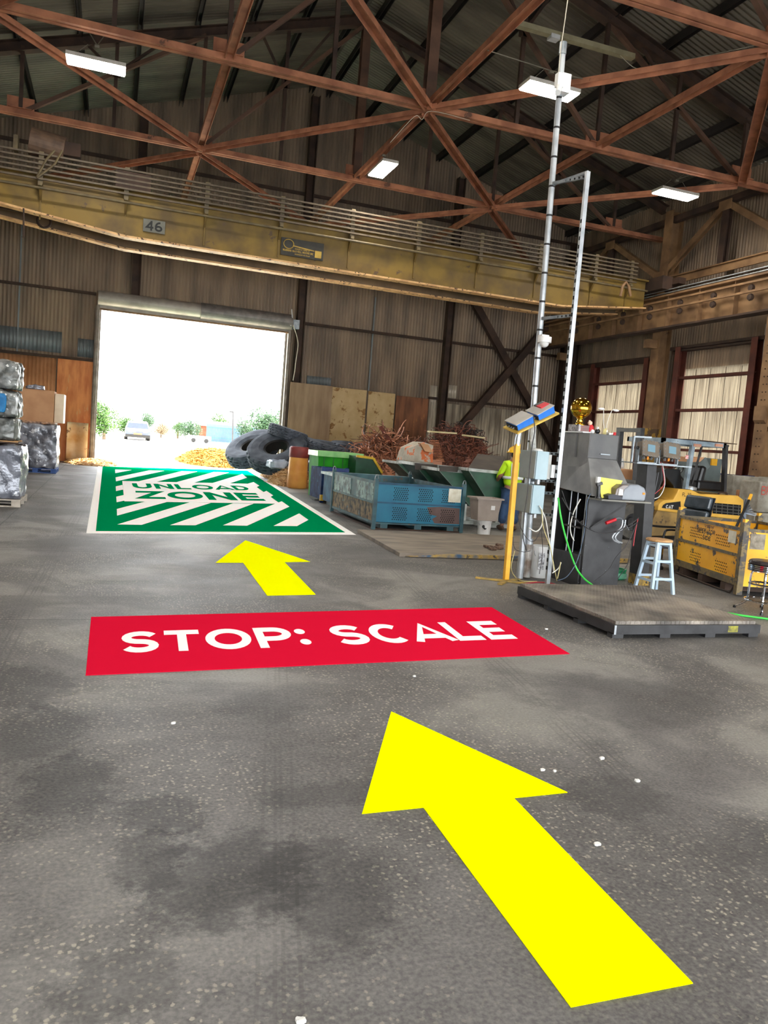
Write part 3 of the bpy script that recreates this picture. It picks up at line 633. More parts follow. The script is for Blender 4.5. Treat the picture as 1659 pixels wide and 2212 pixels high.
# ================================================================ OUTSIDE
yard = mat('sunlit_yard', (214, 208, 196), (196, 190, 178), sc=.4, rough=.9)
b = B(); b.grid(lambda u, v: V((-60+160*u, YB+.15+170*v, -.02+(.34*min(1, max(0, (170*v-4)/26))))), 8, 40); struct(b.build('yard_ground', yard))
leafm = mat('sunlit_leaves', (66, 106, 22), (28, 60, 14), rough=.7, island=True)
leafd = mat('dull_green_leaves', (62, 96, 54), (34, 62, 42), rough=.7, island=True)  # duller, bluer green leaf colour
bark = mat('bark', (110, 90, 66), (84, 68, 50), sc=6)
def tree(x, y, h, w, label, m, z0=.3, n=2600, trunk=True, seed=1, flat=1):
    rr = random.Random(seed); t = thing('tree', (x, y, z0), label, 'tree', 'trees beyond the yard'); b = B()
    lobes = [(V((rr.uniform(-.3, .3)*w, rr.uniform(-.25, .25)*w, h*(.3+rr.random()*.45))), w*rr.uniform(.3, .42)) for _ in range(9)]
    for _ in range(n):
        c, r = rr.choice(lobes); d = V((rr.gauss(0, 1), rr.gauss(0, 1), rr.gauss(0, 1)*flat)).normalized()*r*rr.uniform(.65, 1.08)
        p = V((x, y, z0))+c+d; p.z = max(p.z, z0+.05); a = V((rr.gauss(0, 1), rr.gauss(0, 1), rr.gauss(0, 1))).normalized(); e = a.orthogonal().normalized(); s_ = .04*w
        b.add([p-a*s_, p+e*s_*.6, p+a*s_, p-e*s_*.6], [(0, 1, 2, 3)])
    b.build('foliage', m, t); b = B().cyl((x, y, z0-.05), (x, y, z0+h*.6), .05*h, .025*h, n=8)
    for c, r in lobes[:4]: b.cyl((x, y, z0+h*.35), V((x, y, z0))+c, .025*h, .01*h, n=6)
    b.build('trunk', bark, t)
def tr(px, base, top, wpx, Y, label, m, seed, **k):
    a = PY(px, base, Y); c = PY(px, top, Y); w = wpx*Y/F_PX; tree(a.x, Y, (c.z-.3)*1.05, w, label, m, z0=.3, seed=seed, **k)
tr(226, 916, 868, 62, 58, 'bright green bush at the left edge of the doorway view', leafm, 1)
tr(272, 916, 894, 36, 64, 'pale green bush between the left bush and the parked car', leafm, 2)
tr(318, 920, 886, 30, 80, 'small dark tree rising behind the parked car', leafd, 3)
tr(348, 936, 914, 30, 82, 'low dry shrub just right of the parked car', mat('dry_leaves', (150, 128, 98), (110, 90, 66), island=True, rough=.8), 4)
tr(384, 940, 905, 22, 84, 'slim young tree left of the round hedge', leafm, 5)
tr(412, 942, 908, 38, 82, 'rounded green shrub left of the low outbuilding', leafd, 6)
tr(438, 925, 902, 22, 95, 'tree top showing left above the low outbuilding', leafm, 7)
tr(482, 925, 901, 56, 95, 'wide pale tree top above the low outbuilding', leafm, 8)
tr(532, 952, 896, 40, 76, 'bushy tree right of the lamp pole', leafd, 9)
tr(572, 954, 884, 66, 72, 'largest round tree beside the right door jamb', leafd, 10, n=3600)
# car
def car():
    c0 = PY(297, 951, 62); x0, y0, z0 = c0.x, 62, c0.z; t = thing('car', (x0, y0, z0), 'silver car parked out in the bright yard', 'car')
    paint = mat('silver_car_paint', (104, 112, 128), (92, 100, 118), rough=.25, metal=.4); w = .92
    prof = [(0, .35), (.02, .72), (.9, .86), (1.5, 1.42), (2.9, 1.46), (3.6, 1.0), (4.3, .92), (4.35, .4)]
    b = B(); n = len(prof)
    vs = []
    for sx in (-1, 1):
        for yy, zz in prof: vs.append((x0+sx*w*(1 if zz < 1 else .78), y0+yy, z0+zz))
    vs += [(x0-w, y0+4.3, z0+.25), (x0-w, y0, z0+.25), (x0+w, y0+4.3, z0+.25), (x0+w, y0, z0+.25)]
    b.add(vs, [tuple(range(n))+(2*n, 2*n+1), tuple(range(2*n-1, n-1, -1))+(2*n+3, 2*n+2)]+[(i, n+i, n+i+1, i+1) for i in range(n-1)]+[(0, 2*n+1, 2*n+3, n)])
    b.build('body', paint, t, bevel=.04)
    gl = mat('car_glass', (34, 44, 66), (28, 36, 54), rough=.1)
    B().add([(x0-.8, y0+.93, z0+.9), (x0+.8, y0+.93, z0+.9), (x0+.66, y0+1.46, z0+1.38), (x0-.66, y0+1.46, z0+1.38)], [(0, 1, 2, 3)]).build('windscreen', gl, t, solid=.01)
    for sx in (-1, 1):
        B().box(x0+sx*.55-.17, x0+sx*.55+.17, y0-.03, y0+.02, z0+.6, z0+.7).build('headlight', chrome, t)
        for yy in (.85, 3.4): B().cyl((x0+sx*.94, y0+yy, z0+.31), (x0+sx*.7, y0+yy, z0+.31), .31, n=18).build('wheel', black, t)
    B().box(x0-.3, x0+.3, y0-.04, y0, z0+.42, z0+.55).build('number_plate', mat('orange_plate', (200, 120, 70), (180, 100, 60)), t)
    B().box(x0-.9, x0+.9, y0-.06, y0+.1, z0+.2, z0+.42).build('bumper', blackp, t)
car()
a = PY(445, 948, 80); a.z = .42; fen = mat('blue_grey_fence', (62, 100, 128), (48, 82, 110), sc=.5)
b = B()
for i in range(70): b.box(a.x+i*.14, a.x+i*.14+.12, 80, 80.03, a.z-.1, a.z+1.7)
tag(b.box(a.x, a.x+9.8, 80.03, 80.08, a.z+.3, a.z+.4).box(a.x, a.x+9.8, 80.03, 80.08, a.z+1.3, a.z+1.4).build('board_fence', fen), 'blue-grey board fence behind the lamp pole', 'fence')
t = thing('outbuilding', PY(445, 945, 86), 'low outbuilding with white roof and rusty wall beyond the yard', 'building'); a = PY(430, 946, 86); a.z = .5
B().box(a.x, a.x+4.2, 86, 90, a.z-.2, a.z+1.4).build('wall', mat('rusty_outer_wall', (128, 66, 36), (104, 52, 30)), t)
B().prism([(a.x-.8, 85.6, a.z+1.4), (a.x+5, 85.6, a.z+1.4), (a.x+4.4, 85.6, a.z+1.9), (a.x-.6, 85.6, a.z+2.0)], (0, 5, 0)).build('roof', white, t)
t = thing('white_shed', PY(384, 940, 90), 'small pale shed between the shrubs', 'building'); a = PY(366, 938, 90); a.z = .32
B().box(a.x, a.x+2, 90, 92, a.z, a.z+.9).build('wall', white, t); B().prism([(a.x-.2, 89.8, a.z+.9), (a.x+2.2, 89.8, a.z+.9), (a.x+1, 89.8, a.z+1.6)], (0, 2.4, 0)).build('roof', sheet_bl, t)
t = thing('yard_lamp_pole', PY(503, 954, 60), 'thin dark lamp pole standing in the yard', 'pole')
B().cyl(V((PY(503, 954, 60).x, 60, .3)), PY(503.5, 891, 60), .06, .05, n=10).build('pole', blackst, t); c = PY(502, 890, 60); B().box(c.x-.22, c.x+.1, 59.9, 60.1, c.z-.05, c.z+.05).build('lamp_head', blackst, t)
t = thing('parked_trailer', PY(430, 947, 70), 'low white trailer parked before the rusty outbuilding', 'trailer'); a = PY(408, 947, 70); a.z = .32
B().box(a.x, a.x+1.9, 70, 71.2, a.z+.25, a.z+.6).build('body', white, t)
for k in (.4, 1.5): B().cyl((a.x+k, 69.95, a.z+.2), (a.x+k, 70.1, a.z+.2), .2, n=14).build('wheel', black, t)

# ================================================================ STRAW, TYRES
strawm = mat('dry_straw', (226, 190, 130), (158, 116, 70), rough=.8, island=True)
def moundz(x, y, c, rx, ry, h):
    d = ((x-c[0])/rx)**2+((y-c[1])/ry)**2; return h*max(0, 1-d)**.8*(1+.25*noise.noise(V((x*2, y*2, 0))))
def straw(name, c, rx, ry, h, n, label, ln=.3, th=.012, core=True, seed=3, m=None):
    rr = random.Random(seed); b = B()
    if core: b.grid(lambda u, v: V((c[0]+(u-.5)*2*rx, c[1]+(v-.5)*2*ry, moundz(c[0]+(u-.5)*2*rx, c[1]+(v-.5)*2*ry, c, rx, ry, h)-.015)), 26, 26)
    for _ in range(n):
        a = rr.random()*2*math.pi; q = math.sqrt(rr.random())*1.04; x = c[0]+rx*q*math.cos(a); y = c[1]+ry*q*math.sin(a)
        z = moundz(x, y, c, rx, ry, h)+.01+rr.random()*.04; an = rr.random()*math.pi*2; l = ln*rr.uniform(.5, 1)/2
        d = V((math.cos(an), math.sin(an), rr.uniform(-.25, .45)))*l; s_ = V((-math.sin(an), math.cos(an), rr.uniform(-.6, .6)))*th
        p = V((x, y, z)); k = d.cross(s_).normalized()*th*.6
        pts = [p-d, p+k*rr.uniform(1, 6), p+d]
        for i in range(2):
            A, C = pts[i], pts[i+1]
            for w_ in (A, C): w_.z = max(w_.z, .004)
        b.add([pts[0]-s_, pts[0]+s_, pts[1]+s_, pts[1]-s_, pts[2]+s_, pts[2]-s_], [(0, 1, 2, 3), (3, 2, 4, 5)])
    return tag(b.build(name, m or strawm), label, 'straw', kind='stuff')
straw('straw_heap', (6.4, 28.0), 1.08, 2.6, .4, 2600, 'heap of dry straw spread under the tires inside the right door jamb')
straw('straw_heap', (4.7, 37.6), 1.75, 3.7, .62, 4200, 'sunlit yellow straw heap lying outside, left of the tires', seed=9, ln=.4, th=.014, m=mat('golden_straw', (196, 152, 56), (128, 90, 28), rough=.9, island=True))
straw('straw_heap', (5.72, 25.0), .8, 1.45, .5, 1500, 'nearer mound of straw beside the orange barrel', seed=5)
straw('straw_scatter', (-.6, 30.0), .85, 1.3, .14, 700, 'sunlit straw scattered at the foot of the left door jamb', seed=6)
tyrm = mat('door_tinted_tyre_rubber', (92, 100, 112), (62, 68, 80), sc=5, rough=.8, bump=.3)  # blue-grey tint puts doorway light into the rubber colour
def tyre():
    t = thing('tire', (0, 0, 0), 'tire', 'tire'); R, w = .62, .17
    prof = [(.27, -.12), (.36, -.16), (.52, -w), (R-.03, -w+.01), (R, -w*.7), (R, -w*.25), (R, w*.25), (R, w*.7), (R-.03, w-.01), (.52, w), (.36, .16), (.27, .12)]
    b = B().lathe(prof, (0, 0, 0), 72, (0, 0, 1), rmod=lambda i, j, r: r-.04 if (3 < j < 8 and (i+j) % 3 == 0) else r); b.build('carcass', tyrm, t)
    B().lathe([(.27, -.12), (.23, -.1), (.23, .1), (.27, .12)], (0, 0, 0), 40).build('bead', black, t)
    for k in range(3): B().lathe([(R+.004, -.09+.08*k), (R+.012, -.085+.08*k), (R+.012, -.065+.08*k), (R+.004, -.06+.08*k)], (0, 0, 0), 72, rmod=lambda i, j, r: r-(.02 if i % 4 == 0 else 0)).build('tread_rib', tyrm, t)
    return t
T0 = tyre(); T0.location = (4.9, 28.6, 1.0); T0.rotation_euler = (math.radians(20), math.radians(-30), 0); T0.scale = (1.6,)*3
T0['label'] = 'leftmost tractor tire leaning in the heap, light showing through its ring'; T0['group'] = 'large tires heaped on the straw'
for loc, rot, lab, s_ in (((5.5, 27.0, 1.0), (24, -27, 10), 'front tire of the heap, tread facing the camera, lying aslant', 1.7),
                     ((5.95, 27.6, 1.66), (12, 8, 40), 'topmost tire lying nearly flat on the heap', 1.15),
                     ((6.15, 26.0, .5), (16, -10, 30), 'tire lying low at the foot of the heap behind the barrel', 1.3),
                     ((7.0, 28.4, 1.2), (14, 10, 0), 'tire at the right of the heap below the tan panel', 1.35),
                     ((7.45, 26.65, 1.15), (8, 4, 20), 'flat dark tire on the right behind the barrel', 1.0),
                     ((8.5, 27.4, 1.2), (6, -3, 50), 'rightmost flat tire of the heap, before the cracked beige panels', 1.0)):
    clone(T0, loc, tuple(math.radians(a) for a in rot), lab, scale=s_)
# low dark bin carrying the tyres at the right
t = thing('dark_scrap_bin', (8.2, 26.6, 0), 'low dark steel bin under the flat tires', 'bin')
b = B(); b.box(7.25, 9.2, 26.0, 26.05, .05, .8).box(7.25, 9.2, 27.3, 27.35, .05, .8).box(7.25, 7.3, 26.05, 27.3, .05, .8).box(9.15, 9.2, 26.05, 27.3, .05, .8).box(7.25, 9.2, 26.05, 27.3, .05, .1); b.build('body', blackst, t)
for x in (7.5, 9.0): B().box(x-.06, x+.06, 26.1, 27.3, 0, .05).build('skid', blackst, t)
tag(B().crumple(6.1, 7.1, 23.9, 24.9, 0, .95, amp=.12, fr=1.6, n=16, seed=4, rnd=.5).build('plastic_bag', mat('dark_blue_plastic', (44, 52, 82), (28, 32, 54), sc=4, rough=.3, bump=.5), smooth=True), 'dark blue plastic sack slumped behind the orange barrel', 'bag')
tag(B().crumple(5.0, 5.6, 25.5, 26.2, .45, .75, amp=.07, fr=3, n=10, seed=8, rnd=.5).build('plastic_film', mat('pale_film', (190, 204, 224), (150, 166, 190), rough=.35), smooth=True), 'crumpled pale plastic film tucked between the tires', 'film')
# orange barrel with maroon top
t = thing('orange_barrel', (5.45, 23.4, 0), 'tapered orange barrel with a maroon top standing in front of the tires', 'barrel')
b = B().lathe([(0, 0), (.26, 0), (.31, .05), (.3, .5), (.285, .98)], (5.45, 23.45, 0), 32); b.build('body', mat('faded_orange_plastic', (232, 168, 84), (214, 142, 66), sc=2, rough=.5, chips=(190, 120, 60), csc=5, cth=.7), t, smooth=True)
B().lathe([(.29, .95), (.3, .98), (.3, 1.24), (.26, 1.28), (0, 1.28)], (5.45, 23.45, 0), 32).build('top', mat('maroon_plastic', (134, 52, 50), (110, 42, 42), sc=3, rough=.55), t, smooth=True)

# ================================================================ LEFT: BALES AND WRAPPED LOADS
balem = mat('crushed_grey_scrap', (150, 152, 150), (58, 62, 60), sc=5, rough=.4, metal=.35, bump=1, bsc=9, chips=(222, 224, 222), csc=6, cth=.6)
film = mat('stretch_film', (140, 144, 156), (62, 66, 78), sc=3.5, rough=.22, metal=.15, bump=1, bsc=7, chips=(214, 218, 226), csc=4, cth=.6, spec=.9)
blu = mat('blue_pallet', (58, 92, 156), (42, 70, 126), sc=5, rough=.7)
def pallet(x0, x1, y0, y1, m, t):
    for y in (y0, (y0+y1)/2-.05, y1-.1): B().box(x0, x1, y, y+.1, 0, .02).build('bottom_board', m, t)
    b = B()
    for x in (x0, (x0+x1)/2-.07, x1-.14):
        for y in (y0, (y0+y1)/2-.05, y1-.1): B().box(x, x+.14, y, y+.1, .02, .11).build('block', m, t)
    n = 7; b = B()
    for i in range(n): b.box(x0, x1, y0+(y1-y0)*i/n, y0+(y1-y0)*(i+.8)/n, .11, .13)
    b.build('deck_boards', m, t)
wp = mat('weathered_pallet_wood', (196, 188, 176), (160, 150, 136), sc=5, rough=.8)
def wrapped(x0, x1, y0, y1, z1, label, pm, seed):
    t = thing('wrapped_pallet_load', ((x0+x1)/2, (y0+y1)/2, 0), label, 'pallet load'); pallet(x0, x1, y0, y1, pm, t)
    B().crumple(x0, x1, y0, y1, .13, z1, amp=.045, fr=2.6, n=26, seed=seed, rnd=.1).build('film_wrapped_load', film, t, smooth=True); return t
wrapped(-2.65, -1.42, 14.6, 15.8, 1.06, 'film-wrapped pallet load under the stack of bales at the left edge', wp, 11)
B0 = None
for k, (z0, z1, lab) in enumerate(((1.12, 1.5, 'lowest grey scrap bale, directly on the wrapped load'), (1.52, 1.98, 'middle grey scrap bale with a blue cloth caught in its side'), (2.0, 2.48, 'topmost grey scrap bale of the stack at the left edge'))):
    t = thing('scrap_bale', (-2.1, 15.1, z0), lab, 'bale', 'grey scrap bales stacked at the left')
    B().crumple(-2.65, -1.55, 14.75, 15.7, z0, z1, amp=.05, fr=4.2, n=22, seed=20+k, rnd=.14).build('crushed_block', balem, t, smooth=True)
    for x in (-2.3, -1.85): B().bar((x, 14.72, z0+.02), (x, 14.72, z1-.02), .01, .01).build('strap', black, t)
    if k == 1: B().crumple(-1.98, -1.72, 14.68, 14.8, 1.6, 1.92, amp=.03, fr=5, n=8, seed=3, rnd=.4).build('blue_cloth', mat('bright_blue_cloth', (36, 130, 190), (22, 100, 158), sc=6, rough=.6), t, smooth=True)
t = thing('wooden_spacer', (-2.1, 15.2, 1.06), 'dark spacer boards between the wrapped load and the bales', 'board')
B().box(-2.6, -1.5, 14.8, 15.6, 1.075, 1.1).build('board', steel_d, t)
for y in (14.85, 15.5): B().box(-2.55, -1.52, y, y+.08, 1.1, 1.12).build('batten', wood, t)
wrapped(-2.5, -1.42, 23.7, 24.9, 1.36, 'film-wrapped load on a blue pallet, near the orange rusted sheet', blu, 31)
b = B().box(-2.5, -1.55, 23.8, 24.75, 1.42, 2.3); t = thing('cardboard_box', (-2.0, 24.3, 1.4), 'large brown cardboard box on top of the blue pallet load', 'box')
b.build('carton', card, t, bevel=.01)
for s_ in ((-2.48, -1.57, 23.72, 23.8, 2.3), (-2.48, -1.57, 24.75, 24.85, 2.3)): B().box(s_[0], s_[1], s_[2]+.07 if s_[2] < 24 else s_[2]-.07, s_[3], 2.29, 2.305).build('flap', card, t)
t2 = thing('cream_panel_unit', (-1.4, 24.4, 1.4), 'cream boxy unit standing against the right side of the cardboard box', 'box')
B().box(-1.54, -1.3, 23.9, 24.8, 1.42, 2.24).build('housing', mat('cream_board', (232, 214, 188), (216, 196, 170), sc=3), t2, bevel=.01)
tag(B().crumple(-2.45, -1.5, 23.8, 24.7, 1.375, 1.44, amp=.02, fr=6, n=12, seed=8).build('flattened_scrap_layer', mat('scrap_mixed', (190, 150, 120), (90, 60, 50), sc=14, rough=.5)), 'thin layer of loose scrap between the blue pallet load and the box', 'scrap')
tag(B().crumple(-2.3, -1.85, 24.0, 24.4, 2.31, 2.42, amp=.04, fr=5, n=10, seed=9, rnd=.5).build('crumpled_film', film, smooth=True), 'wad of crumpled film on the cardboard box', 'film')
# folded pale sheet standing by the door
b = B(); b.grid(lambda u, v: V((-1.52+.72*u, 30.55+.12*math.sin(u*5)-.1*v, .1+1.35*v-.18*(1-v)*math.sin(u*3))), 16, 10)
tag(b.build('folded_sheet', mat('bleached_sheet', (236, 214, 176), (210, 160, 100), sc=1.5, rough=.5, chips=(120, 84, 66), csc=1.8, cth=.58), smooth=True, solid=.01), 'pale bent metal sheet standing against the wall left of the doorway', 'sheet')
# ================================================================ MIDDLE: BINS, HOPPERS, COPPER
blp = mat('bright_blue_bin_paint', (18, 116, 144), (14, 98, 128), sc=2, rough=.5, chips=(96, 84, 80), csc=1.5, cth=.66)
blt = mat('teal_weathered_paint', (64, 104, 112), (44, 70, 78), sc=3, rough=.6, chips=(92, 80, 70), csc=4, cth=.6)
pale = mat('scraped_pale_paint', (158, 184, 182), (84, 112, 118), sc=5, rough=.6, chips=(60, 74, 78), csc=7, cth=.52)
rustp = mat('bare_brown_patch', (104, 84, 80), (88, 68, 64), sc=3, rough=.7)
def holes(b, o, ux, uz, nx, nz, pitch, r):
    o, ux, uz = V(o), V(ux), V(uz)
    for j in range(nz):
        for i in range(nx):
            c = o+ux*(i+(.5 if j % 2 else 0))*pitch+uz*j*pitch*.87
            b.poly([c+(ux*math.cos(a)+uz*math.sin(a))*r for a in (2*math.pi*k/8 for k in range(8))])
t = thing('steel_stillage', (5.53, 15.0, 0), 'bright blue perforated steel stillage with a brown patch and white notice, nearest of the bins', 'bin')
x0, x1, y0, y1 = 4.64, 6.42, 13.55, 16.45; zt = .9
for x, y in ((x0, y0), (x1, y0), (x0, y1), (x1, y1)):
    B().box(x-.035, x+.035, y-.035, y+.035, 0, zt+.04).build('corner_post', blt, t)
    B().tube([V((x+.03*math.cos(a), y, zt+.04+.07*math.sin(a))) for a in (math.radians(k) for k in range(0, 181, 30))], .009, 6).build('lifting_hook', galv, t)
B().box(x0, x1, y0-.012, y0+.012, .14, .5).box(x0, x1, y0-.006, y0+.018, .5, .84).build('front_panel', blp, t)
B().box(x0, x1, y0-.02, y0+.03, .49, .52).box(x0, x1, y0-.03, y0+.03, .84, .88).build('front_rail', mat('dark_blue_rail', (30, 84, 112), (24, 66, 90)), t)
b = B()
for zz in (.2, .57):
    for xx in (5.0, 5.5, 5.98): holes(b, (xx, y0-.016 if zz < .5 else y0-.012, zz), (1, 0, 0), (0, 0, 1), 7, 7, .042, .0115)
b.build('perforations', hole, t)
b = B(); b.poly([(5.68, y0-.0135, .46), (5.95, y0-.0135, .48), (6.36, y0-.0135, .47), (6.38, y0-.0135, .16), (5.86, y0-.0135, .16), (5.8, y0-.0135, .24), (5.9, y0-.0135, .3), (5.74, y0-.0135, .33)])
b.build('bare_patch', rustp, t)
B().box(6.1, 6.36, y0-.022, y0-.014, .58, .84).build('notice', mat('worn_notice', (228, 226, 210), (206, 200, 176), sc=8), t)
B().box(x0, x1, y1-.01, y1+.01, .14, .88).build('back_panel', blt, t)
B().box(x1-.01, x1+.01, y0, y1, .14, .86).build('right_panel', blt, t)
B().box(x0-.012, x0, y0+.05, y0+1.18, .5, .84).box(x0-.014, x0, y1-1.35, y1-.06, .5, .84).build('left_upper_panel', pale, t)
B().box(x0-.006, x0+.004, y0+1.18, y1-1.35, .5, .84).build('left_middle_panel', blt, t)
B().box(x0-.008, x0, y0+.05, y1-.05, .12, .48).build('left_lower_panel', mat('dirty_mesh_panel', (150, 128, 100), (52, 58, 62), sc=9, rough=.8, chips=(60, 140, 170), csc=6, cth=.64), t)
B().box(x0-.02, x0+.01, y0, y1, .47, .51).box(x0-.02, x0+.02, y0, y1, .84, .89).box(x0-.02, x0+.02, y0, y1, .1, .15).build('left_rail', blt, t)
B().box(x0, x1, y0, y1, .1, .13).build('base_sheet', blt, t)
for x in (4.85, 5.53, 6.2): B().box(x-.07, x+.07, y0, y1, .02, .1).build('skid', blt, t)
B().box(x0, x1, y0-.03, y0+.03, 0, .025).box(x0-.03, x0+.03, y0, y1, 0, .025).build('foot_rail', steel_d, t)
tag(B().crumple(4.7, 6.35, 13.7, 16.3, .13, .5, amp=.1, fr=3, n=16, seed=41).build('scrap_filling', mat('bin_scrap', (120, 104, 84), (52, 46, 42), sc=9, rough=.7)), 'dusty scrap lying in the bright blue stillage', 'scrap', kind='stuff')
# second, open long bin
t = thing('long_steel_bin', (5.95, 17.6, 0), 'long shallow blue and white bin right behind the bright blue stillage', 'bin')
wbl = mat('blue_white_worn', (196, 206, 208), (96, 150, 172), sc=3, rough=.5, chips=(120, 96, 88), csc=4, cth=.62)
for a in ((4.95, 7.1, 16.9, 16.94), (4.95, 7.1, 18.4, 18.44), (4.95, 4.99, 16.94, 18.4), (7.06, 7.1, 16.94, 18.4)): B().box(*a, .1, .74).build('side_panel', mat('mid_blue_panel', (60, 110, 140), (44, 80, 108), sc=4, rough=.7, spec=.2), t)
for a in ((4.9, 7.15, 18.38, 18.5), (4.9, 7.15, 16.84, 16.96), (4.88, 5.02, 16.84, 18.5), (7.03, 7.17, 16.84, 18.5)): B().box(*a, .74, .8).build('rim', wbl, t)
B().box(4.99, 7.06, 16.94, 18.4, .1, .13).build('base', blt, t)
for x in (5.1, 6.9): B().box(x-.06, x+.06, 16.95, 18.4, 0, .1).build('skid', blt, t)
# dark blue crate
t = thing('blue_crate', (5.25, 19.2, 0), 'dark blue steel crate with a diagonal bar, between the orange barrel and the stillage', 'crate')
dk = mat('navy_crate_paint', (38, 60, 104), (24, 38, 70), sc=4, rough=.8, spec=.15, chips=(60, 110, 150), csc=6, cth=.62)
B().box(4.98, 5.62, 18.75, 18.79, .08, .86).box(4.98, 5.02, 18.79, 19.9, .08, .86).box(5.58, 5.62, 18.79, 19.9, .08, .86).box(5.02, 5.58, 19.86, 19.9, .08, .86).box(5.02, 5.58, 18.79, 19.86, .08, .1).build('body', dk, t)
for x in (5.0, 5.6): B().box(x-.04, x+.04, 18.7, 18.78, 0, .9).build('post', dk, t)
B().box(4.95, 5.65, 18.68, 18.76, .8, .88).build('rim', mat('slate_blue', (72, 88, 136), (58, 72, 116), rough=.8, spec=.15), t)
B().bar((5.02, 18.68, .42), (5.46, 18.68, .62), .03, .03).build('diagonal_bar', galv, t)
B().box(4.94, 5.1, 18.6, 18.7, .06, .2).build('yellow_block', mat('yellow_edge', (214, 180, 40), (190, 150, 30), sc=7, chips=(80, 70, 60), csc=6), t)
# green bin and yellow-edged chute
grn = mat('vivid_green_plastic', (46, 150, 36), (30, 120, 30), sc=2, rough=.7, spec=.15)
t = thing('green_bin', (5.85, 20.4, 0), 'vivid green bin with a pale rim behind the blue crate', 'bin')
B().prism([(5.25, 20.1, 0), (6.6, 20.1, 0), (6.65, 20.1, 1.12), (5.2, 20.1, 1.12)], (0, 1.0, 0)).build('body', grn, t)
B().box(5.17, 6.45, 20.06, 21.14, 1.12, 1.26).build('rim', mat('pale_green_plastic', (140, 200, 120), (110, 178, 96), rough=.4), t)
b = B()
for k in range(5): b.box(5.35+k*.26, 5.37+k*.26, 20.08, 20.1, .7, 1.12)
b.build('ribs', mat('dark_green_plastic', (30, 104, 34), (24, 88, 30)), t)
t = thing('yellow_edged_hopper', (6.9, 20.0, 0), 'dark green hopper with a bright yellow edge beside the green bin', 'hopper')
dgr = mat('dark_green_paint', (30, 84, 56), (20, 62, 42), sc=3, rough=.5, chips=(70, 84, 74), csc=4, cth=.64)
P = [PY(770, 985, 19.4), PY(806, 990, 19.4), PY(825, 1022, 19.4)]
B().prism([P[0], P[1], P[2], V((P[2].x, 19.4, .1)), V((P[0].x, 19.4, .1))], (0, 1.1, 0)).build('body', dgr, t)
B().bar(P[0], P[1], .08, .06).bar(P[1], P[2], .08, .06).build('yellow_edge', mat('yellow_edge', (0, 0, 0)), t)
# copper heaps
cop = mat('copper_tube', (214, 150, 116), (78, 48, 38), rough=.4, metal=.3, island=True)
cop2 = mat('copper_wire', (150, 92, 72), (46, 32, 30), rough=.5, metal=.25, island=True)
def heap(name, c, rx, ry, h, n, m, label, rad=.012, ln=.9, curl=1.0, seed=1, zmin=0):
    rr = random.Random(seed); b = B()
    hz = lambda x, y: h*max(0, 1-((x-c[0])/rx)**2-((y-c[1])/ry)**2)**.6
    if not zmin: b.grid(lambda u, v: V((c[0]+(u-.5)*2*rx, c[1]+(v-.5)*2*ry, hz(c[0]+(u-.5)*2*rx, c[1]+(v-.5)*2*ry)*.92)), 22, 22)
    for _ in range(n):
        a = rr.uniform(math.pi, 2*math.pi) if rr.random() < .8 else rr.uniform(0, math.pi); q = math.sqrt(rr.random()); x = c[0]+rx*q*math.cos(a); y = c[1]+ry*q*math.sin(a)
        z = hz(x, y)+rr.uniform(-.1, .02)*h
        if zmin and z < zmin: continue
        an = rr.random()*6.28; L_ = ln*rr.uniform(.35, 1); k = rr.uniform(-3, 3)*curl; p = V((x, y, max(z, .05))); d = V((math.cos(an), math.sin(an)*.6, rr.uniform(-.5, .35))).normalized(); pts = []
        ax = V((rr.gauss(0, 1), rr.gauss(0, 1), rr.gauss(0, 1))).normalized()
        for i in range(10):
            pts.append(V((p.x, p.y, max(p.z, .03)))); d = Matrix.Rotation(k/9, 3, ax) @ d; p = p+d*L_/9
        b.tube(pts, rad*rr.uniform(.6, 1.5), 5)
    return tag(b.build(name, m), label, 'scrap heap', kind='stuff')
heap('copper_tube_heap', (8.45, 24.0), 1.12, 1.4, 1.8, 1500, cop, 'tangled heap of bright copper tubes in front of the cracked beige panels', rad=.012, ln=1.05, curl=2.0)
heap('copper_wire_heap', (11.15, 24.6), 1.55, 1.5, 2.3, 1900, cop2, 'darker heap of copper wire and rags, right of the bright tube heap', rad=.0105, ln=.65, curl=2.6, seed=2)
heap('black_wire_tangle', (11.4, 24.5), .95, 1.0, 2.45, 500, mat('black_wire', (60, 52, 50), (26, 24, 26), island=True), 'black wire tangle on top of the darker copper heap', rad=.012, ln=.6, curl=2, seed=3, zmin=1.9)
heap('copper_tube_heap', (7.7, 22.0), .7, .8, 1.0, 150, cop, 'small spill of copper tubes beside the yellow-edged hopper', rad=.014, ln=.8, seed=5)
for i, (p, q, lab) in enumerate((((925, 932), (985, 936), 'upper pale board lying across the darker copper heap'), ((1000, 940), (1045, 946), 'pale board lying right on top of the darker copper heap'))):
    tag(B().bar(PY(*p, 23.2), PY(*q, 23.4), .12, .05).build('board', mat('cream_wood', (214, 202, 158), (190, 176, 130))), lab, 'board')
tag(B().bar(PY(822, 922, 23.5), PY(845, 955, 23.2), .1, .1).build('rusty_pipe', steel_r), 'rusty pipe sticking out of the bright copper tube heap', 'pipe')
t = thing('concrete_block', (8.1, 20.4, 0), 'pale concrete block with orange paint marks between the two copper heaps', 'block')
B().prism([PY(878, 995, 20), PY(935, 1000, 20), PY(936, 962, 20), PY(915, 955, 20), PY(886, 968, 20)], (0, .8, 0)).build('upper_block', mat('marked_concrete', (196, 188, 172), (166, 158, 142), sc=3, rough=.9, chips=(214, 116, 70), csc=3.2, cth=.53), t)
a = PY(878, 995, 20); c = PY(936, 1000, 20); B().box(a.x, c.x, 20, 20.8, 0, a.z).build('lower_block', concrete, t)
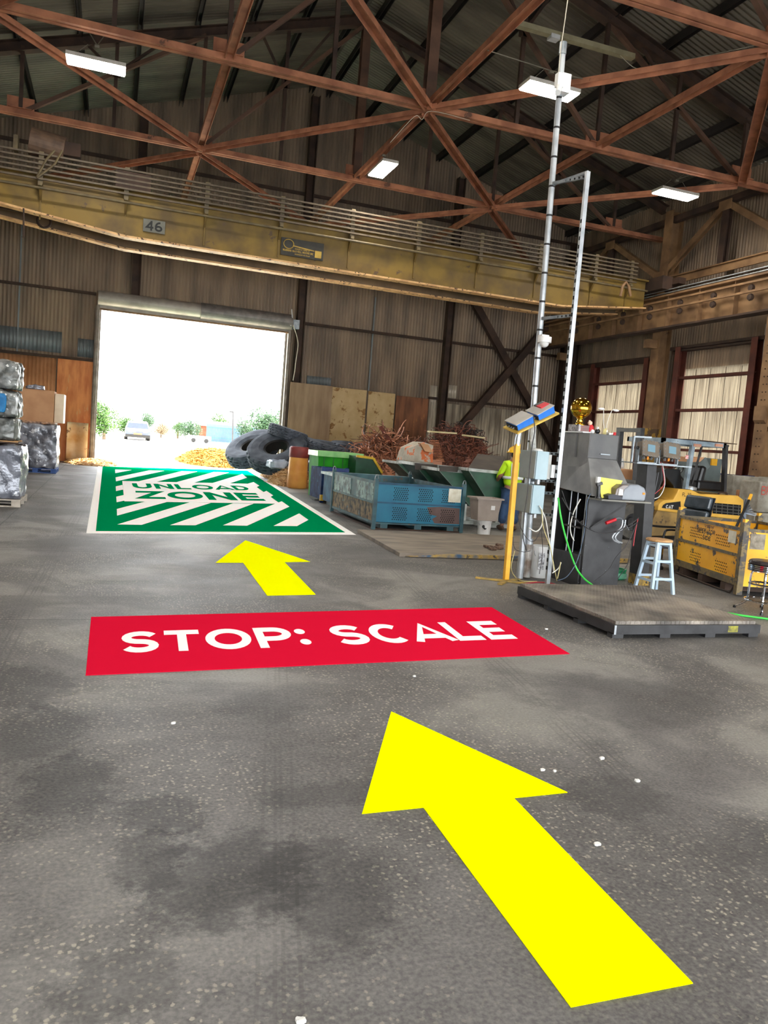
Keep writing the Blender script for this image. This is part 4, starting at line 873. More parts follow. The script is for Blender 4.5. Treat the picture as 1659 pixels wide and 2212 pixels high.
tag(B().prism([PY(908, 957, 19.9), PY(925, 960, 19.9), PY(936, 978, 19.9), PY(918, 975, 19.9)], (0, .2, 0)).build('cardboard_scrap', card), 'torn cardboard on the marked concrete block', 'cardboard')
t = thing('radiator_coil', PY(938, 975, 21.5), 'finned copper coil standing between the concrete block and the darker heap', 'coil')
b = B()
for k in range(14):
    a = PY(928+k*.9, 952+k*3.4, 21.6); b.bar(a, a+V((.26, 0, .02)), .2, .012)
b.build('fins', mat('copper_fins', (216, 140, 90), (170, 100, 66), rough=.4, metal=.5), t); a = PY(932, 1000, 21.6); B().box(a.x, a.x+.3, 21.5, 21.8, 0, a.z+.1).build('lower_fins', cop, t)
# green self dumping hoppers
gsl = mat('green_grey_slope', (104, 122, 108), (62, 84, 70), sc=2.5, rough=.45, chips=(130, 134, 124), csc=3, cth=.6, stretch=(1, 1, 1))
lipm = mat('worn_lip', (196, 202, 198), (150, 156, 150), sc=5, rough=.45)
inm = mat('dark_hopper_inside', (78, 70, 62), (58, 52, 48), sc=3, rough=.7)
def hopper(px, py, Y, w, label, dpt=.85, tilt=0, sl=1.0):
    a = PY(px, py, Y); x, z = a.x, a.z; t = thing('tipping_hopper', (x+w/2, Y+dpt/2, 0), label, 'hopper', 'green tipping hoppers beside the copper')
    pr = [(x, z), (x+w*.62*sl, .42), (x+w, .38), (x+w+.08, z-.05)]
    for yy in (Y, Y+dpt-.03): B().prism([(q[0], yy, q[1]) for q in pr], (0, .03, 0)).build('side_plate', dgr, t)
    B().add([(pr[0][0], Y, pr[0][1]), (pr[1][0], Y, pr[1][1]), (pr[1][0], Y+dpt, pr[1][1]), (pr[0][0], Y+dpt, pr[0][1])], [(0, 1, 2, 3)]).build('sloping_plate', gsl, t, solid=.012)
    B().add([(pr[1][0], Y, pr[1][1]), (pr[2][0], Y, pr[2][1]), (pr[2][0], Y+dpt, pr[2][1]), (pr[1][0], Y+dpt, pr[1][1])], [(0, 1, 2, 3)]).build('bottom_plate', dgr, t, solid=.012)
    B().add([(pr[2][0], Y, pr[2][1]), (pr[3][0], Y, pr[3][1]), (pr[3][0], Y+dpt, pr[3][1]), (pr[2][0], Y+dpt, pr[2][1])], [(0, 1, 2, 3)]).build('back_plate', dgr, t, solid=.012)
    B().bar((x-.02, Y-.02, z), (x+w+.08, Y-.02, z-.03), .05, .06).bar((x-.02, Y, z), (x-.02, Y+dpt, z), .05, .06).build('lip', lipm, t)
    for yy in (Y+.06, Y+dpt-.06): B().bar((x+w*.45, yy, .06), (x+w+.1, yy, .06), .1, .08).build('base_rail', lipm, t)
    for xx in (x+w*.55, x+w*.98): B().bar((xx, Y+.06, .08), (xx, Y+.06, .45), .06, .05).bar((xx, Y+dpt-.06, .08), (xx, Y+dpt-.06, .45), .06, .05).build('support_leg', lipm, t)
    return t
hopper(857, 999, 18.55, 1.5, 'farthest green tipping hopper, its lip over the long shallow bin', dpt=1.0)
hopper(896, 1002, 15.9, 1.3, 'second green tipping hopper, dark inner plate showing at its lip', dpt=.9)
hopper(947, 1014, 14.95, 1.3, 'third green tipping hopper, just behind the blue stillage', dpt=.85)
h = hopper(1012, 1014, 14.5, .95, 'nearest green tipping hopper with a raised dark plate, behind the worker', dpt=.42, sl=1.1)
for p4, nm in (((( 897, 1000), (945, 1004), (945, 1019), (897, 1014)), 15.8), (((949, 1006), (992, 1008), (988, 1020), (949, 1018)), 14.9)):
    tag(B().prism([PY(*q, nm) for q in p4], (0, .03, 0)).build('lip_plate', inm), 'dark dusty plate on the %s hopper lip' % ('second' if nm > 15 else 'third'), 'plate')
P = [PY(1012, 1010, 14.48), PY(1078, 1017, 14.48)]; q = PY(1032, 980, 16.2)-P[0]
B().add([P[0], P[1], P[1]+q, P[0]+q], [(0, 1, 2, 3)]).build('raised_plate', inm, h, solid=.03)
# tub on bucket
def bucket(x, y, z, r, hgt, label, m=None, cat='bucket'):
    t = thing('plastic_bucket', (x, y, z), label, cat); m = m or white
    B().lathe([(0, 0), (r*.86, 0), (r*.98, hgt*.9), (r*1.05, hgt*.9), (r*1.05, hgt), (r*.95, hgt), (r*.9, hgt*.5), (0, hgt*.5)], (x, y, z), 28).build('pail', m, t, smooth=False)
    B().tube([V((x+r*1.06*math.cos(a), y-r*.45, z+hgt*.85-.1*math.sin(a)*(hgt/.37))) for a in (math.radians(k) for k in range(0, 181, 15))], .004, 5).build('wire_handle', galv_r, t); return t
bu = bucket(6.7, 13.12, 0, .135, .31, 'white plastic bucket with a black printed bird, under the taupe tub')
b = B(); b.poly([(6.62+.03*math.cos(a), 12.99-.0, .2+.03*math.sin(a)) for a in (math.radians(k) for k in range(0, 360, 30))]); b.bar((6.6, 12.988, .2), (6.66, 12.986, .15), .004, .03, up=(0, 0, 1)).bar((6.66, 12.986, .15), (6.68, 12.986, .17), .004, .02, up=(0, 0, 1)).build('printed_bird', ink, bu)
t = thing('taupe_tub', (6.7, 13.12, .31), 'taupe plastic tub with a small white label, standing on a bucket', 'tub')
tp = mat('taupe_plastic', (160, 148, 138), (146, 134, 126), rough=.5)
def tubmesh(b, x, y, z, w0, d0, w1, d1, h, th=.012):
    def ring(w, d, zz): return [(x-w/2, y-d/2, zz), (x+w/2, y-d/2, zz), (x+w/2, y+d/2, zz), (x-w/2, y+d/2, zz)]
    vs = ring(w0, d0, z)+ring(w1, d1, z+h)+ring(w1-2*th, d1-2*th, z+h)+ring(w0-2*th, d0-2*th, z+th)
    fs = [(3, 2, 1, 0)]
    for o in (0, 4, 8): fs += [(o+i, o+(i+1) % 4, o+4+(i+1) % 4, o+4+i) for i in range(4)]
    fs += [(12, 13, 14, 15)]; return b.add(vs, fs)
tubmesh(B(), 6.68, 13.12, .31, .4, .3, .5, .38, .42).build('body', tp, t, bevel=.01)
b = B(); w, d = .56, .44
b.box(6.68-w/2, 6.68+w/2, 13.12-d/2, 13.12-d/2+.03, .71, .74).box(6.68-w/2, 6.68+w/2, 13.12+d/2-.03, 13.12+d/2, .71, .74).box(6.68-w/2, 6.68-w/2+.03, 12.93, 13.31, .71, .74).box(6.68+w/2-.03, 6.68+w/2, 12.93, 13.31, .71, .74).build('rim', tp, t)
B().box(6.72, 6.8, 12.94, 12.945, .52, .6).build('label_sticker', white, t)
# floor scale plate
t = thing('floor_plate', (5.7, 11.6, 0), 'large dusty floor plate with a chipped yellow and blue front edge, beyond the yellow post', 'plate')
B().prism([(3.97, 10.33, 0), (7.9, 10.33, 0), (7.9, 12.95, 0), (4.15, 12.95, 0)], (0, 0, .055)).build('deck', mat('dusty_plate', (138, 126, 112), (106, 98, 90), sc=1.5, rough=.7, stretch=(1, 3, 1)), t)
B().prism([(4.05, 10.29, .01), (7.9, 10.29, .01), (7.9, 10.29, .075), (4.75, 10.29, .06)], (0, .05, 0)).build('painted_edge', mat('chipped_edge', (196, 156, 50), (60, 90, 120), sc=5, rough=.6, chips=(84, 78, 70), csc=5, cth=.56), t)
rr = random.Random(12)
for k in range(7):
    c = G(1052+rr.uniform(0, 40), 1178+rr.uniform(0, 12), .06)
    tag(B().crumple(c.x-.06, c.x+.06, c.y-.05, c.y+.05, .056, .1, amp=.015, fr=9, n=5, seed=k, rnd=.5).build('metal_offcut', mat('brown_offcut', (122, 96, 78), (84, 62, 52), sc=20)), 'small brown metal offcut on the dusty floor plate, %s of the scatter' % ordn[k], 'offcut', 'offcuts on the floor plate')

# ================================================================ WORKER
def skin(name, verts, edges, rad, m, parent, sub=2, origin=V((0, 0, 0))):
    me = bpy.data.meshes.new(name); me.from_pydata([V(v)-origin for v in verts], edges, []); o = bpy.data.objects.new(name, me); COL.objects.link(o)
    s_ = o.modifiers.new('skin', 'SKIN'); s_.use_smooth_shade = True
    lay = me.skin_vertices[0] if len(me.skin_vertices) else None
    for i, r in enumerate(rad):
        lay.data[i].radius = r if isinstance(r, tuple) else (r, r); lay.data[i].use_root = (i == 0)
    ss = o.modifiers.new('sub', 'SUBSURF'); ss.levels = sub; ss.render_levels = sub
    me.materials.append(m); o.parent = parent; o.location = origin-WO[parent.name]; WO[o.name] = origin; return o
px_, py_ = 7.85, 14.28
wk = thing('person', (px_, py_, 0), 'worker seen from behind in a yellow hard hat, lime safety shirt and blue jeans', 'person')
def W(x, y, z): return (px_+x, py_+y, z)
skinm = mat('skin', (150, 104, 80), (134, 92, 70), rough=.5)
# body facing away (+Y), head a little bowed, hands in front
vb = [W(0, 0, .93), W(0, .0, 1.1), W(0, 0, 1.3), W(0, -.01, 1.42), W(0, .02, 1.5), W(0, .05, 1.6), W(0, .06, 1.67),
      W(.17, 0, 1.38), W(.25, .06, 1.12), W(.2, .28, 1.0), W(.16, .36, .99),
      W(-.17, 0, 1.38), W(-.27, .05, 1.12), W(-.22, .28, 1.0), W(-.17, .36, .99),
      W(.1, 0, .86), W(.12, .02, .48), W(.12, 0, .09), W(.13, .12, .05), W(-.1, 0, .86), W(-.13, 0, .48), W(-.15, 0, .09), W(-.17, .12, .05)]
eb = [(0, 1), (1, 2), (2, 3), (3, 4), (4, 5), (5, 6), (3, 7), (7, 8), (8, 9), (9, 10), (3, 11), (11, 12), (12, 13), (13, 14), (0, 15), (15, 16), (16, 17), (17, 18), (0, 19), (19, 20), (20, 21), (21, 22)]
rb = [(.15, .11), (.14, .1), (.16, .11), (.13, .09), .055, (.085, .1), (.075, .09), .06, .048, .036, (.04, .022), .06, .048, .036, (.04, .022), .09, .062, .042, .04, .09, .062, .042, .04]
for hx, base in ((1, 10), (-1, 14)):
    for k in range(4):
        i = len(vb); a = V(vb[base]); o1 = V((.0-hx*.024+hx*.016*k*1.0, .05, -.01)); ln = (.03, .036, .034, .026)[k]
        vb += [tuple(a+o1), tuple(a+o1+V((-hx*.01, ln, -.02)))]; eb += [(base, i), (i, i+1)]; rb += [.01, .008]
    i = len(vb); a = V(vb[base-1]); vb += [tuple(a+V((-hx*.05, .05, .02))), tuple(a+V((-hx*.06, .09, .015)))]; eb += [(base-1, i), (i, i+1)]; rb += [.013, .01]
skin('body', vb, eb, rb, skinm, wk, origin=V((px_, py_, 0)))
vest = mat('lime_safety_fabric', (206, 250, 20), (170, 222, 14), sc=4, rough=.7, bump=.4)
vs = [W(0, 0, .86), W(0, 0, 1.12), W(0, 0, 1.3), W(0, -.01, 1.4), W(0, .0, 1.47), W(.19, 0, 1.38), W(.27, .05, 1.18), W(.24, .2, 1.06), W(-.19, 0, 1.38), W(-.27, .04, 1.18), W(-.24, .2, 1.06)]
skin('safety_shirt', vs, [(0, 1), (1, 2), (2, 3), (3, 4), (3, 5), (5, 6), (6, 7), (3, 8), (8, 9), (9, 10)], [(.225, .165), (.21, .16), (.225, .16), (.18, .13), .075, .075, .06, .08, .075, .06, .055], vest, wk, origin=V((px_, py_, 0)))
refl = mat('silver_reflective_tape', (226, 232, 230), (206, 214, 212), rough=.3)
def belt(z0, z1, rx, ry, nm, m): 
    b = B(); n = 36; vs_ = []
    for i in range(n):
        a = 2*math.pi*i/n; vs_ += [W(rx*math.cos(a), ry*math.sin(a), z0), W(rx*math.cos(a), ry*math.sin(a), z1)]
    b.add(vs_, [(2*i, (2*i+2) % (2*n), (2*i+3) % (2*n), 2*i+1) for i in range(n)]); return b.build(nm, m, wk, smooth=True, solid=.004)
belt(1.07, 1.13, .226, .176, 'reflective_band', refl)
for sx in (-1, 1): B().bar(W(sx*.12, -.165, 1.14), W(sx*.12, -.14, 1.4), .035, .006, up=(0, 1, 0)).build('reflective_brace', refl, wk)
jean = mat('blue_denim', (52, 80, 116), (34, 54, 84), sc=8, rough=.85, bump=.3)
vj = [W(0, 0, .96), W(.1, 0, .84), W(.12, .02, .5), W(.125, 0, .12), W(-.1, 0, .84), W(-.135, 0, .5), W(-.155, 0, .12)]
skin('jeans', vj, [(0, 1), (1, 2), (2, 3), (0, 4), (4, 5), (5, 6)], [(.19, .14), .13, .105, .09, .13, .105, .09], jean, wk, origin=V((px_, py_, 0)))
bt = mat('brown_leather', (84, 58, 40), (60, 42, 30), rough=.6)
for sx in (.13, -.16): B().sph(W(sx, .05, .055), .1, 14, (.52, 1.45, .55)).build('boot', bt, wk, smooth=True)
for p_ in (W(0, 0.02, 1.52),): pass
b = B(); b.sph(W(0, .045, 1.625), .128, 24, (.98, 1.12, 1.0), zmin=.05).lathe([(.12, 0), (.158, -.008), (.158, .002), (.12, .014)], W(0, .055, 1.622), 28); b.build('hard_hat', mat('yellow_hard_hat', (250, 200, 30), (236, 180, 20), rough=.3), wk, smooth=True)
B().sph(W(0, -.0, 1.575), .088, 14, (.95, .7, .9)).build('hair', mat('black_hair', (24, 20, 20), (16, 14, 14)), wk, smooth=True)
for sx in (-1, 1): B().sph(W(sx*.09, .04, 1.58), .02, 10, (.5, 1, 1.5)).build('ear', skinm, wk, smooth=True)
# ================================================================ MAST, POSTS, BOXES
bluegrey = mat('light_blue_grey_enamel', (158, 182, 190), (146, 170, 178), sc=4, rough=.4)
greyen = mat('grey_enamel', (128, 138, 138), (116, 126, 126), sc=5, rough=.4)
t = thing('galvanised_mast', (5.05, 8.78, 0), 'tall thin galvanised mast with black bands rising beside the junction boxes', 'mast')
m0, m1 = V((5.07, 8.8, .3)), V((4.965, 8.8, 6.6))
B().cyl(m0, m1, .037, n=20).build('tube', galv_r, t, smooth=False)
B().cyl(m1-V((0, 0, .12)), m1+V((0, 0, .02)), .045, n=20).build('end_cap', galv, t)
for k in range(14):
    c = m0.lerp(m1, (k+3.2)/18); B().cyl(c-V((0, 0, .012)), c+V((0, 0, .012)), .0385, n=16).build('black_band', black, t)
b = B().cyl((5.16, 8.8, .02), (5.16, 8.8, .45), .06, n=18); b.build('base_sleeve', mat('scuffed_sleeve', (170, 168, 164), (100, 84, 72), sc=7, rough=.5, metal=.3), t)
B().cyl((5.16, 8.8, .45), (5.12, 8.8, 1.4), .033, n=16).cyl((5.165, 8.8, .45), (5.16, 8.8, .52), .05, n=16).build('lower_tube', galv_r, t)
B().cyl((5.07, 8.8, 0), (5.07, 8.8, .3), .045, n=18).build('base_tube', galv_r, t)
B().tube(spline([(5.05, 8.72, 1.66), (5.0, 8.68, 1.8), (4.99, 8.68, 2.0), (5.03, 8.74, 2.2)]), .04, 10).build('flexible_wrap', mat('white_wrap', (214, 214, 208), (180, 180, 176), sc=14, rough=.4, bump=1), t)
t = thing('strut_channel_post', (5.2, 8.33, 0), 'slotted galvanised channel post right of the mast, joined to it by cross arms', 'post')
B().bar((5.2, 8.33, .01), (5.19, 8.33, 5.0), .05, .045, up=(0, 1, 0)).build('channel', galv_r, t)
for k in range(46): B().box(5.166, 5.1705, 8.315, 8.345, .2+k*.1, .245+k*.1).build('slot', hole, t)
B().bar((5.24, 8.36, .01), (5.235, 8.36, 3.9), .018, .018, up=(0, 1, 0)).build('side_conduit', galv, t)
for z, x in ((4.93, 5.0), (3.3, 5.03), (1.62, 5.0), (1.28, 5.03), (1.13, 5.03), (.86, 5.05)):
    B().bar((x-.04, 8.72, z), (5.2, 8.36, z+.02), .035, .035).build('cross_arm', galv, t)
    b = B()
    for k in range(6):
        c = V((x, 8.69, z)).lerp(V((5.19, 8.34, z+.02)), (k+1)/7); b.box(c.x-.012, c.x+.012, c.y-.03, c.y-.018, c.z-.01, c.z+.01)
    b.build('arm_slots', hole, t)
B().bar((5.2, 8.33, 5.0), (4.98, 8.74, 4.93), .03, .03).build('top_arm', galv, t)
t = thing('dome_camera', (5.03, 8.72, 3.0), 'white dome camera clamped halfway up the mast', 'camera')
B().box(4.98, 5.08, 8.66, 8.76, 3.0, 3.1).cyl((5.02, 8.66, 3.07), (5.02, 8.66, 3.0), .085, n=24).build('mount', white, t); B().sph((5.02, 8.66, 3.0), .06, 18).build('dome', white, t, smooth=True)
t = thing('bullet_camera', (4.95, 8.7, 6.1), 'white camera box mounted near the mast top', 'camera')
B().box(4.86, 4.94, 8.66, 8.74, 6.04, 6.2).build('box', white, t); B().cyl((4.9, 8.68, 6.05), (4.84, 8.6, 5.93), .035, n=14).build('lens_tube', white, t); B().box(4.93, 5.05, 8.68, 8.82, 6.0, 6.22).build('bracket', white, t)
for z0, z1, dx, lab in ((1.31, 1.655, 0, 'upper blue-grey junction box in front of the mast'), (.89, 1.24, -.01, 'lower blue-grey junction box with white cables leaving it')):
    t = thing('junction_box', (4.95+dx, 8.5, z0), lab, 'junction box', 'junction boxes on the mast')
    B().box(4.865+dx, 5.03+dx, 8.3, 8.7, z0, z1).build('enclosure', bluegrey, t, bevel=.006)
    B().box(4.85+dx, 4.865+dx, 8.31, 8.69, z0+.005, z1-.005).build('lid', greyen, t, bevel=.004)
    B().cyl((4.95, 8.6, z0-.1), (4.95, 8.6, z0), .03, n=14).build('gland', galv_r, t)
    B().cyl((4.98, 8.42, z0-.06), (4.98, 8.42, z0), .026, n=14).build('gland', galv_r, t)
t = thing('small_device_box', (5.1, 8.4, 1.3), 'small grey socket box between the upper junction box and the channel post', 'box')
B().box(5.07, 5.13, 8.4, 8.5, 1.32, 1.62).build('housing', mat('light_grey_plastic', (196, 196, 190), (180, 180, 174)), t); B().box(5.12, 5.17, 8.36, 8.42, 1.34, 1.5).build('side_box', white, t)
tag(B().sph((4.98, 8.5, 1.66), .075, 16, (1, .7, .35)).build('sensor', white, smooth=True), 'white rounded sensor sitting on top of the upper junction box', 'sensor')
# yellow stand with two weight indicators
yp = mat('scratched_yellow_paint', (236, 180, 40), (214, 156, 30), sc=5, rough=.5, chips=(110, 84, 40), csc=9, cth=.64)
t = thing('yellow_stand', (4.72, 8.52, 0), 'scratched yellow steel post on a cross foot carrying two blue indicators', 'stand')
B().bar((4.72, 8.52, .03), (4.7, 8.52, 1.72), .062, .062, up=(0, 1, 0)).build('post', yp, t, bevel=.006)
B().cyl((4.7, 8.52, 1.7), (4.71, 8.52, 1.86), .035, n=14).build('neck', galv_r, t)
ft = mat('worn_yellow_foot', (180, 148, 72), (128, 112, 72), sc=6, rough=.7)
for q in ((4.4, 8.72), (4.52, 8.3), (4.95, 8.36), (4.98, 8.66)): B().bar((4.72, 8.52, .015), (q[0], q[1], .012), .06, .02).build('foot', ft, t)
M = T4((4.86, 8.52, 2.02))@R4('Y', -math.radians(28))@R4('X', math.radians(14)); b = B(); b.M = M; b.box(-.31, .31, -.16, .16, -.01, .01).build('tray', mat('yellow_tray', (222, 190, 90), (196, 160, 64), sc=5), t)
def indicator(off, label, red):
    M2 = M@T4((off, 0, .012)); c = M2@V((0, 0, 0)); t = thing('weight_indicator', c, label, 'indicator', 'weight indicators on the yellow stand')
    b = B(); b.M = M2; b.prism([(-.11, -.12, 0), (.13, -.12, 0), (.13, -.12, .092), (-.11, -.12, .075)], (0, .24, 0)).build('case', mat('bright_blue_case', (30, 118, 214), (24, 100, 190), rough=.4), t, bevel=.004)
    b = B(); b.M = M2; b.prism([(-.125, -.13, .076), (.135, -.13, .095), (.135, -.13, .104), (-.125, -.13, .085)], (0, .26, 0)).build('top_cover', mat('silver_cover', (196, 194, 188), (176, 174, 168), rough=.35, metal=.3), t)
    b = B(); b.M = M2; b.box(-.118, -.11, -.12, .12, .004, .05).build('rear_panel', black, t)
    b = B(); b.M = M2
    for k in range(3): b.cyl((-.118, -.05+k*.05, .025), (-.14, -.05+k*.05, .022), .008, n=8)
    b.build('connector', galv, t)
    if red: b = B(); b.M = M2; b.box(.0, .125, -.04, .06, .095, .11).build('red_label', mat('red_label', (206, 50, 60), (186, 40, 50)), t); b = B(); b.M = M2; b.box(.0, .12, .06, .12, .095, .108).build('dark_panel', mat('dark_screen', (70, 72, 72), (58, 60, 60)), t)
indicator(-.16, 'lower blue weight indicator with a plain silver cover', False); indicator(.15, 'upper blue weight indicator with a red strip on its cover', True)
bu = bucket(5.42, 8.92, 0, .125, .42, 'tall white plastic pail with a printed label beside the channel post')
B().prism([(5.33, 8.802, .12), (5.41, 8.793, .12), (5.41, 8.793, .34), (5.33, 8.802, .34)], (0, -.002, 0)).build('printed_label', mat('dark_print', (90, 88, 92), (220, 220, 222), sc=30), bu)
# cables
wc = mat('white_cable', (222, 222, 214), (204, 204, 198)); dc = mat('dark_cable', (62, 60, 62), (46, 46, 48)); yc = mat('cream_cable', (212, 200, 140), (190, 178, 120)); gc = mat('green_hose', (72, 214, 84), (54, 190, 66), rough=.4); rc = mat('red_cable', (190, 70, 76), (164, 56, 62)); bc = mat('blue_grey_cable', (84, 102, 124), (70, 86, 106))
def pc(pts, Y, **k): return [PY(x, y, Y+dy) if len(p) == 3 else PY(p[0], p[1], Y) for p in pts for x, y, dy in [(p+(0,))[:3] if len(p) == 2 else p]]
cable('cable', pc([(1152, 895), (1155, 930), (1150, 960), (1145, 1000), (1140, 1060), (1133, 1110), (1130, 1160), (1138, 1190)], 8.26), .006, dc, 'dark cable falling from the upper indicator across both junction boxes')
cable('cable', pc([(1120, 928), (1114, 945), (1112, 960)], 8.45), .007, galv_r, 'short grey cable curling under the lower indicator')
cable('cable', pc([(1165, 1092), (1172, 1110), (1170, 1135), (1158, 1148), (1142, 1140)], 8.28), .008, wc, 'white cable looped below the lower junction box')
cable('cable', pc([(1166, 1094), (1178, 1120), (1185, 1160), (1192, 1200), (1196, 1235)], 8.27), .007, wc, 'white cable dropping from the lower junction box to the floor')
cable('cable', pc([(1170, 1100), (1174, 1140), (1188, 1180), (1195, 1215), (1203, 1255)], 8.24), .005, yc, 'cream cable hanging beside the channel post')
cable('cable', pc([(1118, 1110), (1125, 1140), (1140, 1165), (1155, 1168), (1168, 1145)], 8.3), .004, dc, 'thin dark cable drooping under the lower junction box')
cable('cable', pc([(1108, 1160), (1112, 1185), (1130, 1192), (1146, 1190)], 8.45), .004, dc, 'thin dark cable wound around the tubes near the floor')
cable('cable', pc([(1168, 1130), (1172, 1190), (1165, 1240)], 8.5), .004, dc, 'dark cable in front of the white pail')
cable('cable', [PY(1112, 1190, 8.7), PY(1104, 1225, 8.65), G(1112, 1245, .02), G(1128, 1255, .02), G(1160, 1256, .02)], .006, yc, 'cream cable running down to the foot of the mast')
cable('cable', [G(1130, 1262, .02), G(1160, 1258, .02), G(1190, 1260, .02), G(1215, 1268, .02)], .01, rc, 'dark red cable lying on the floor behind the scale')
cable('cable', pc([(1212, 1215), (1206, 1228), (1193, 1238)], 8.22), .007, wc, 'short white cable forming an inverted V at the machine base, left arm')
cable('cable', pc([(1211, 1214), (1208, 1232), (1204, 1250)], 8.2), .006, yc, 'short cream cable hanging from the machine base')
cable('hose', [PY(*p, 8.1) for p in ((1206, 1075), (1212, 1120), (1226, 1175), (1244, 1225))]+[PY(1262, 1250, 8.0), PY(1284, 1267, 7.85)], .012, gc, 'bright green hose running down in front of the black machine', n=8)
cable('cable', pc([(1214, 1060), (1228, 1098), (1250, 1128), (1290, 1150), (1330, 1148), (1365, 1130), (1380, 1118)], 8.02), .005, dc, 'upper dark cable swinging across the black machine front')
cable('cable', pc([(1214, 1075), (1235, 1110), (1262, 1136), (1300, 1152), (1345, 1146), (1378, 1128)], 8.0), .005, dc, 'lower dark cable swinging across the black machine front')
cable('cable', pc([(1254, 1078), (1240, 1105), (1232, 1135), (1234, 1155), (1240, 1168)], 8.05), .007, wc, 'white cable hanging from the corner of the shelf')
cable('cable', pc([(1276, 1066), (1268, 1085), (1266, 1120), (1258, 1170), (1245, 1215), (1225, 1245), (1205, 1254)], 8.06), .005, bc, 'blue-grey cable looping from the shelf to the floor')
cable('cable', pc([(1376, 1130), (1355, 1175), (1330, 1205), (1315, 1230), (1285, 1255), (1270, 1264)], 8.0), .005, dc, 'long dark cable from the black post down to the machine foot')
cable('cable', pc([(1374, 1135), (1362, 1190), (1355, 1220), (1338, 1245), (1328, 1262)], 8.25), .005, dc, 'dark cable reaching toward the green tub')
cable('cable', pc([(1378, 1120), (1372, 1150), (1368, 1180)], 8.1), .007, rc, 'red cable hanging behind the black post')
for k, (pts, m_, lab) in enumerate((([(1427, 998), (1434, 1030), (1432, 1050), (1410, 1070)], rc, 'red wire under the twin display boxes'), ([(1429, 998), (1428, 1040), (1418, 1062), (1409, 1066)], dc, 'black wire under the twin display boxes'), ([(1431, 1000), (1436, 1045), (1425, 1072), (1408, 1078)], wc, 'pale wire under the twin display boxes'))):
    cable('wire', pc(pts, 8.5), .006, m_, lab)
cable('cable', pc([(1243, 985), (1240, 960), (1232, 925)], 8.8), .002, dc, 'fine dark wire behind the gold trophy')
cable('hose', [G(1571, 1324, .012), G(1600, 1329, .012), G(1659, 1337, .012), G(1720, 1345, .012)], .012, gc, 'bright green hose on the floor beside the chrome stool')

# ================================================================ BLACK MACHINE
hood = mat('sooty_grey_steel', (122, 122, 120), (94, 94, 94), sc=3, rough=.55, bump=.1)
hood2 = mat('dark_grey_steel', (86, 86, 86), (72, 72, 74), sc=4, rough=.5)
t = thing('black_machine', (5.85, 8.6, 0), 'tall black steel machine with a sloping hood, gold trophy on top', 'machine')
HX0, HX1, HY0, HY1 = 5.62, 6.02, 8.35, 8.93
B().box(HX0, HX1+.02, HY0, HY1, 1.62, 1.93).build('top_box', hood2, t, bevel=.006)
B().box(HX0-.006, HX0, HY0+.005, HY1, 1.2, 1.93).build('side_skin', hood, t)
B().box(HX0-.012, HX0-.004, 8.62, 8.65, 1.62, 1.93).build('side_strip', hood2, t)
B().hexa((5.56, 8.1, 1.16), (6.2, 8.1, 1.14), (6.2, 8.9, 1.14), (5.6, 8.9, 1.2), (HX0, HY0, 1.62), (HX1+.02, HY0, 1.62), (HX1+.02, HY1, 1.62), (HX0, HY1, 1.62)).build('sloping_hood', hood, t, bevel=.005)
B().bar((5.78, 8.335, 1.68), (5.92, 8.335, 1.68), .012, .012).build('handle', galv, t)
B().box(5.62, 6.17, 8.24, 8.28, 0, 1.14).build('front_panel', blackst, t)
B().box(6.13, 6.17, 8.28, 8.9, 0, 1.14).build('right_panel', blackst, t)
B().box(5.6, 6.13, 8.28, 8.9, 0, .4).build('base_box', blackst, t, bevel=.005)
B().box(5.6, 6.13, 8.86, 8.9, .4, 1.18).build('back_panel', hole, t)
B().box(5.64, 5.95, 8.4, 8.8, .72, .74).build('inner_shelf', blackst, t)
for y in (8.42, 8.6): B().sph((5.7, y, .79), .05, 12, (1, 1, .9)).build('inner_knob', blackst, t, smooth=True)
for y in (8.36, 8.55, 8.7): B().cyl((5.66, y, .4), (5.66, y, 1.18), .008, n=8).build('inner_rod', galv_r, t)
b = B()
for p in ((1270, 1120), (1322, 1133), (1331, 1135), (1265, 1178), (1315, 1182), (1258, 1228), (1308, 1232), (1250, 1258), (1297, 1260), (1290, 1200)): b.sph(PY(*p, 8.236), .005, 8)
b.build('rivets', galv, t)
B().bar((5.68, 8.235, .75), (6.0, 8.0, 1.1), .03, .02).build('shelf_brace', blackst, t)
shelfm = mat('grey_shelf_edge', (130, 128, 118), (104, 102, 94), sc=4, rough=.5)
B().box(5.58, 6.3, 7.92, 8.24, 1.12, 1.14).build('shelf', shelfm, t)
# clamp tool with red handle
t = thing('pipe_wrench_clamp', PY(1330, 1145, 8.12), 'steel claw clamp with a red handle hanging on the machine front', 'tool')
B().cyl(PY(1309, 1130, 8.1), PY(1330, 1122, 8.1), .021, n=14).build('handle', mat('red_grip', (206, 30, 44), (180, 24, 36), rough=.35), t)
B().tube(spline([PY(*p, 8.1) for p in ((1329, 1122), (1336, 1119), (1343, 1122), (1352, 1135), (1358, 1145))]), .009, 8).build('bar', galv, t)
for dx in (0, 6): B().tube(spline([PY(x+dx, y, 8.1) for x, y in ((1345, 1123), (1342, 1138), (1330, 1150), (1323, 1160), (1327, 1168), (1338, 1173))]), .011, 8).build('claw', galv_r, t)
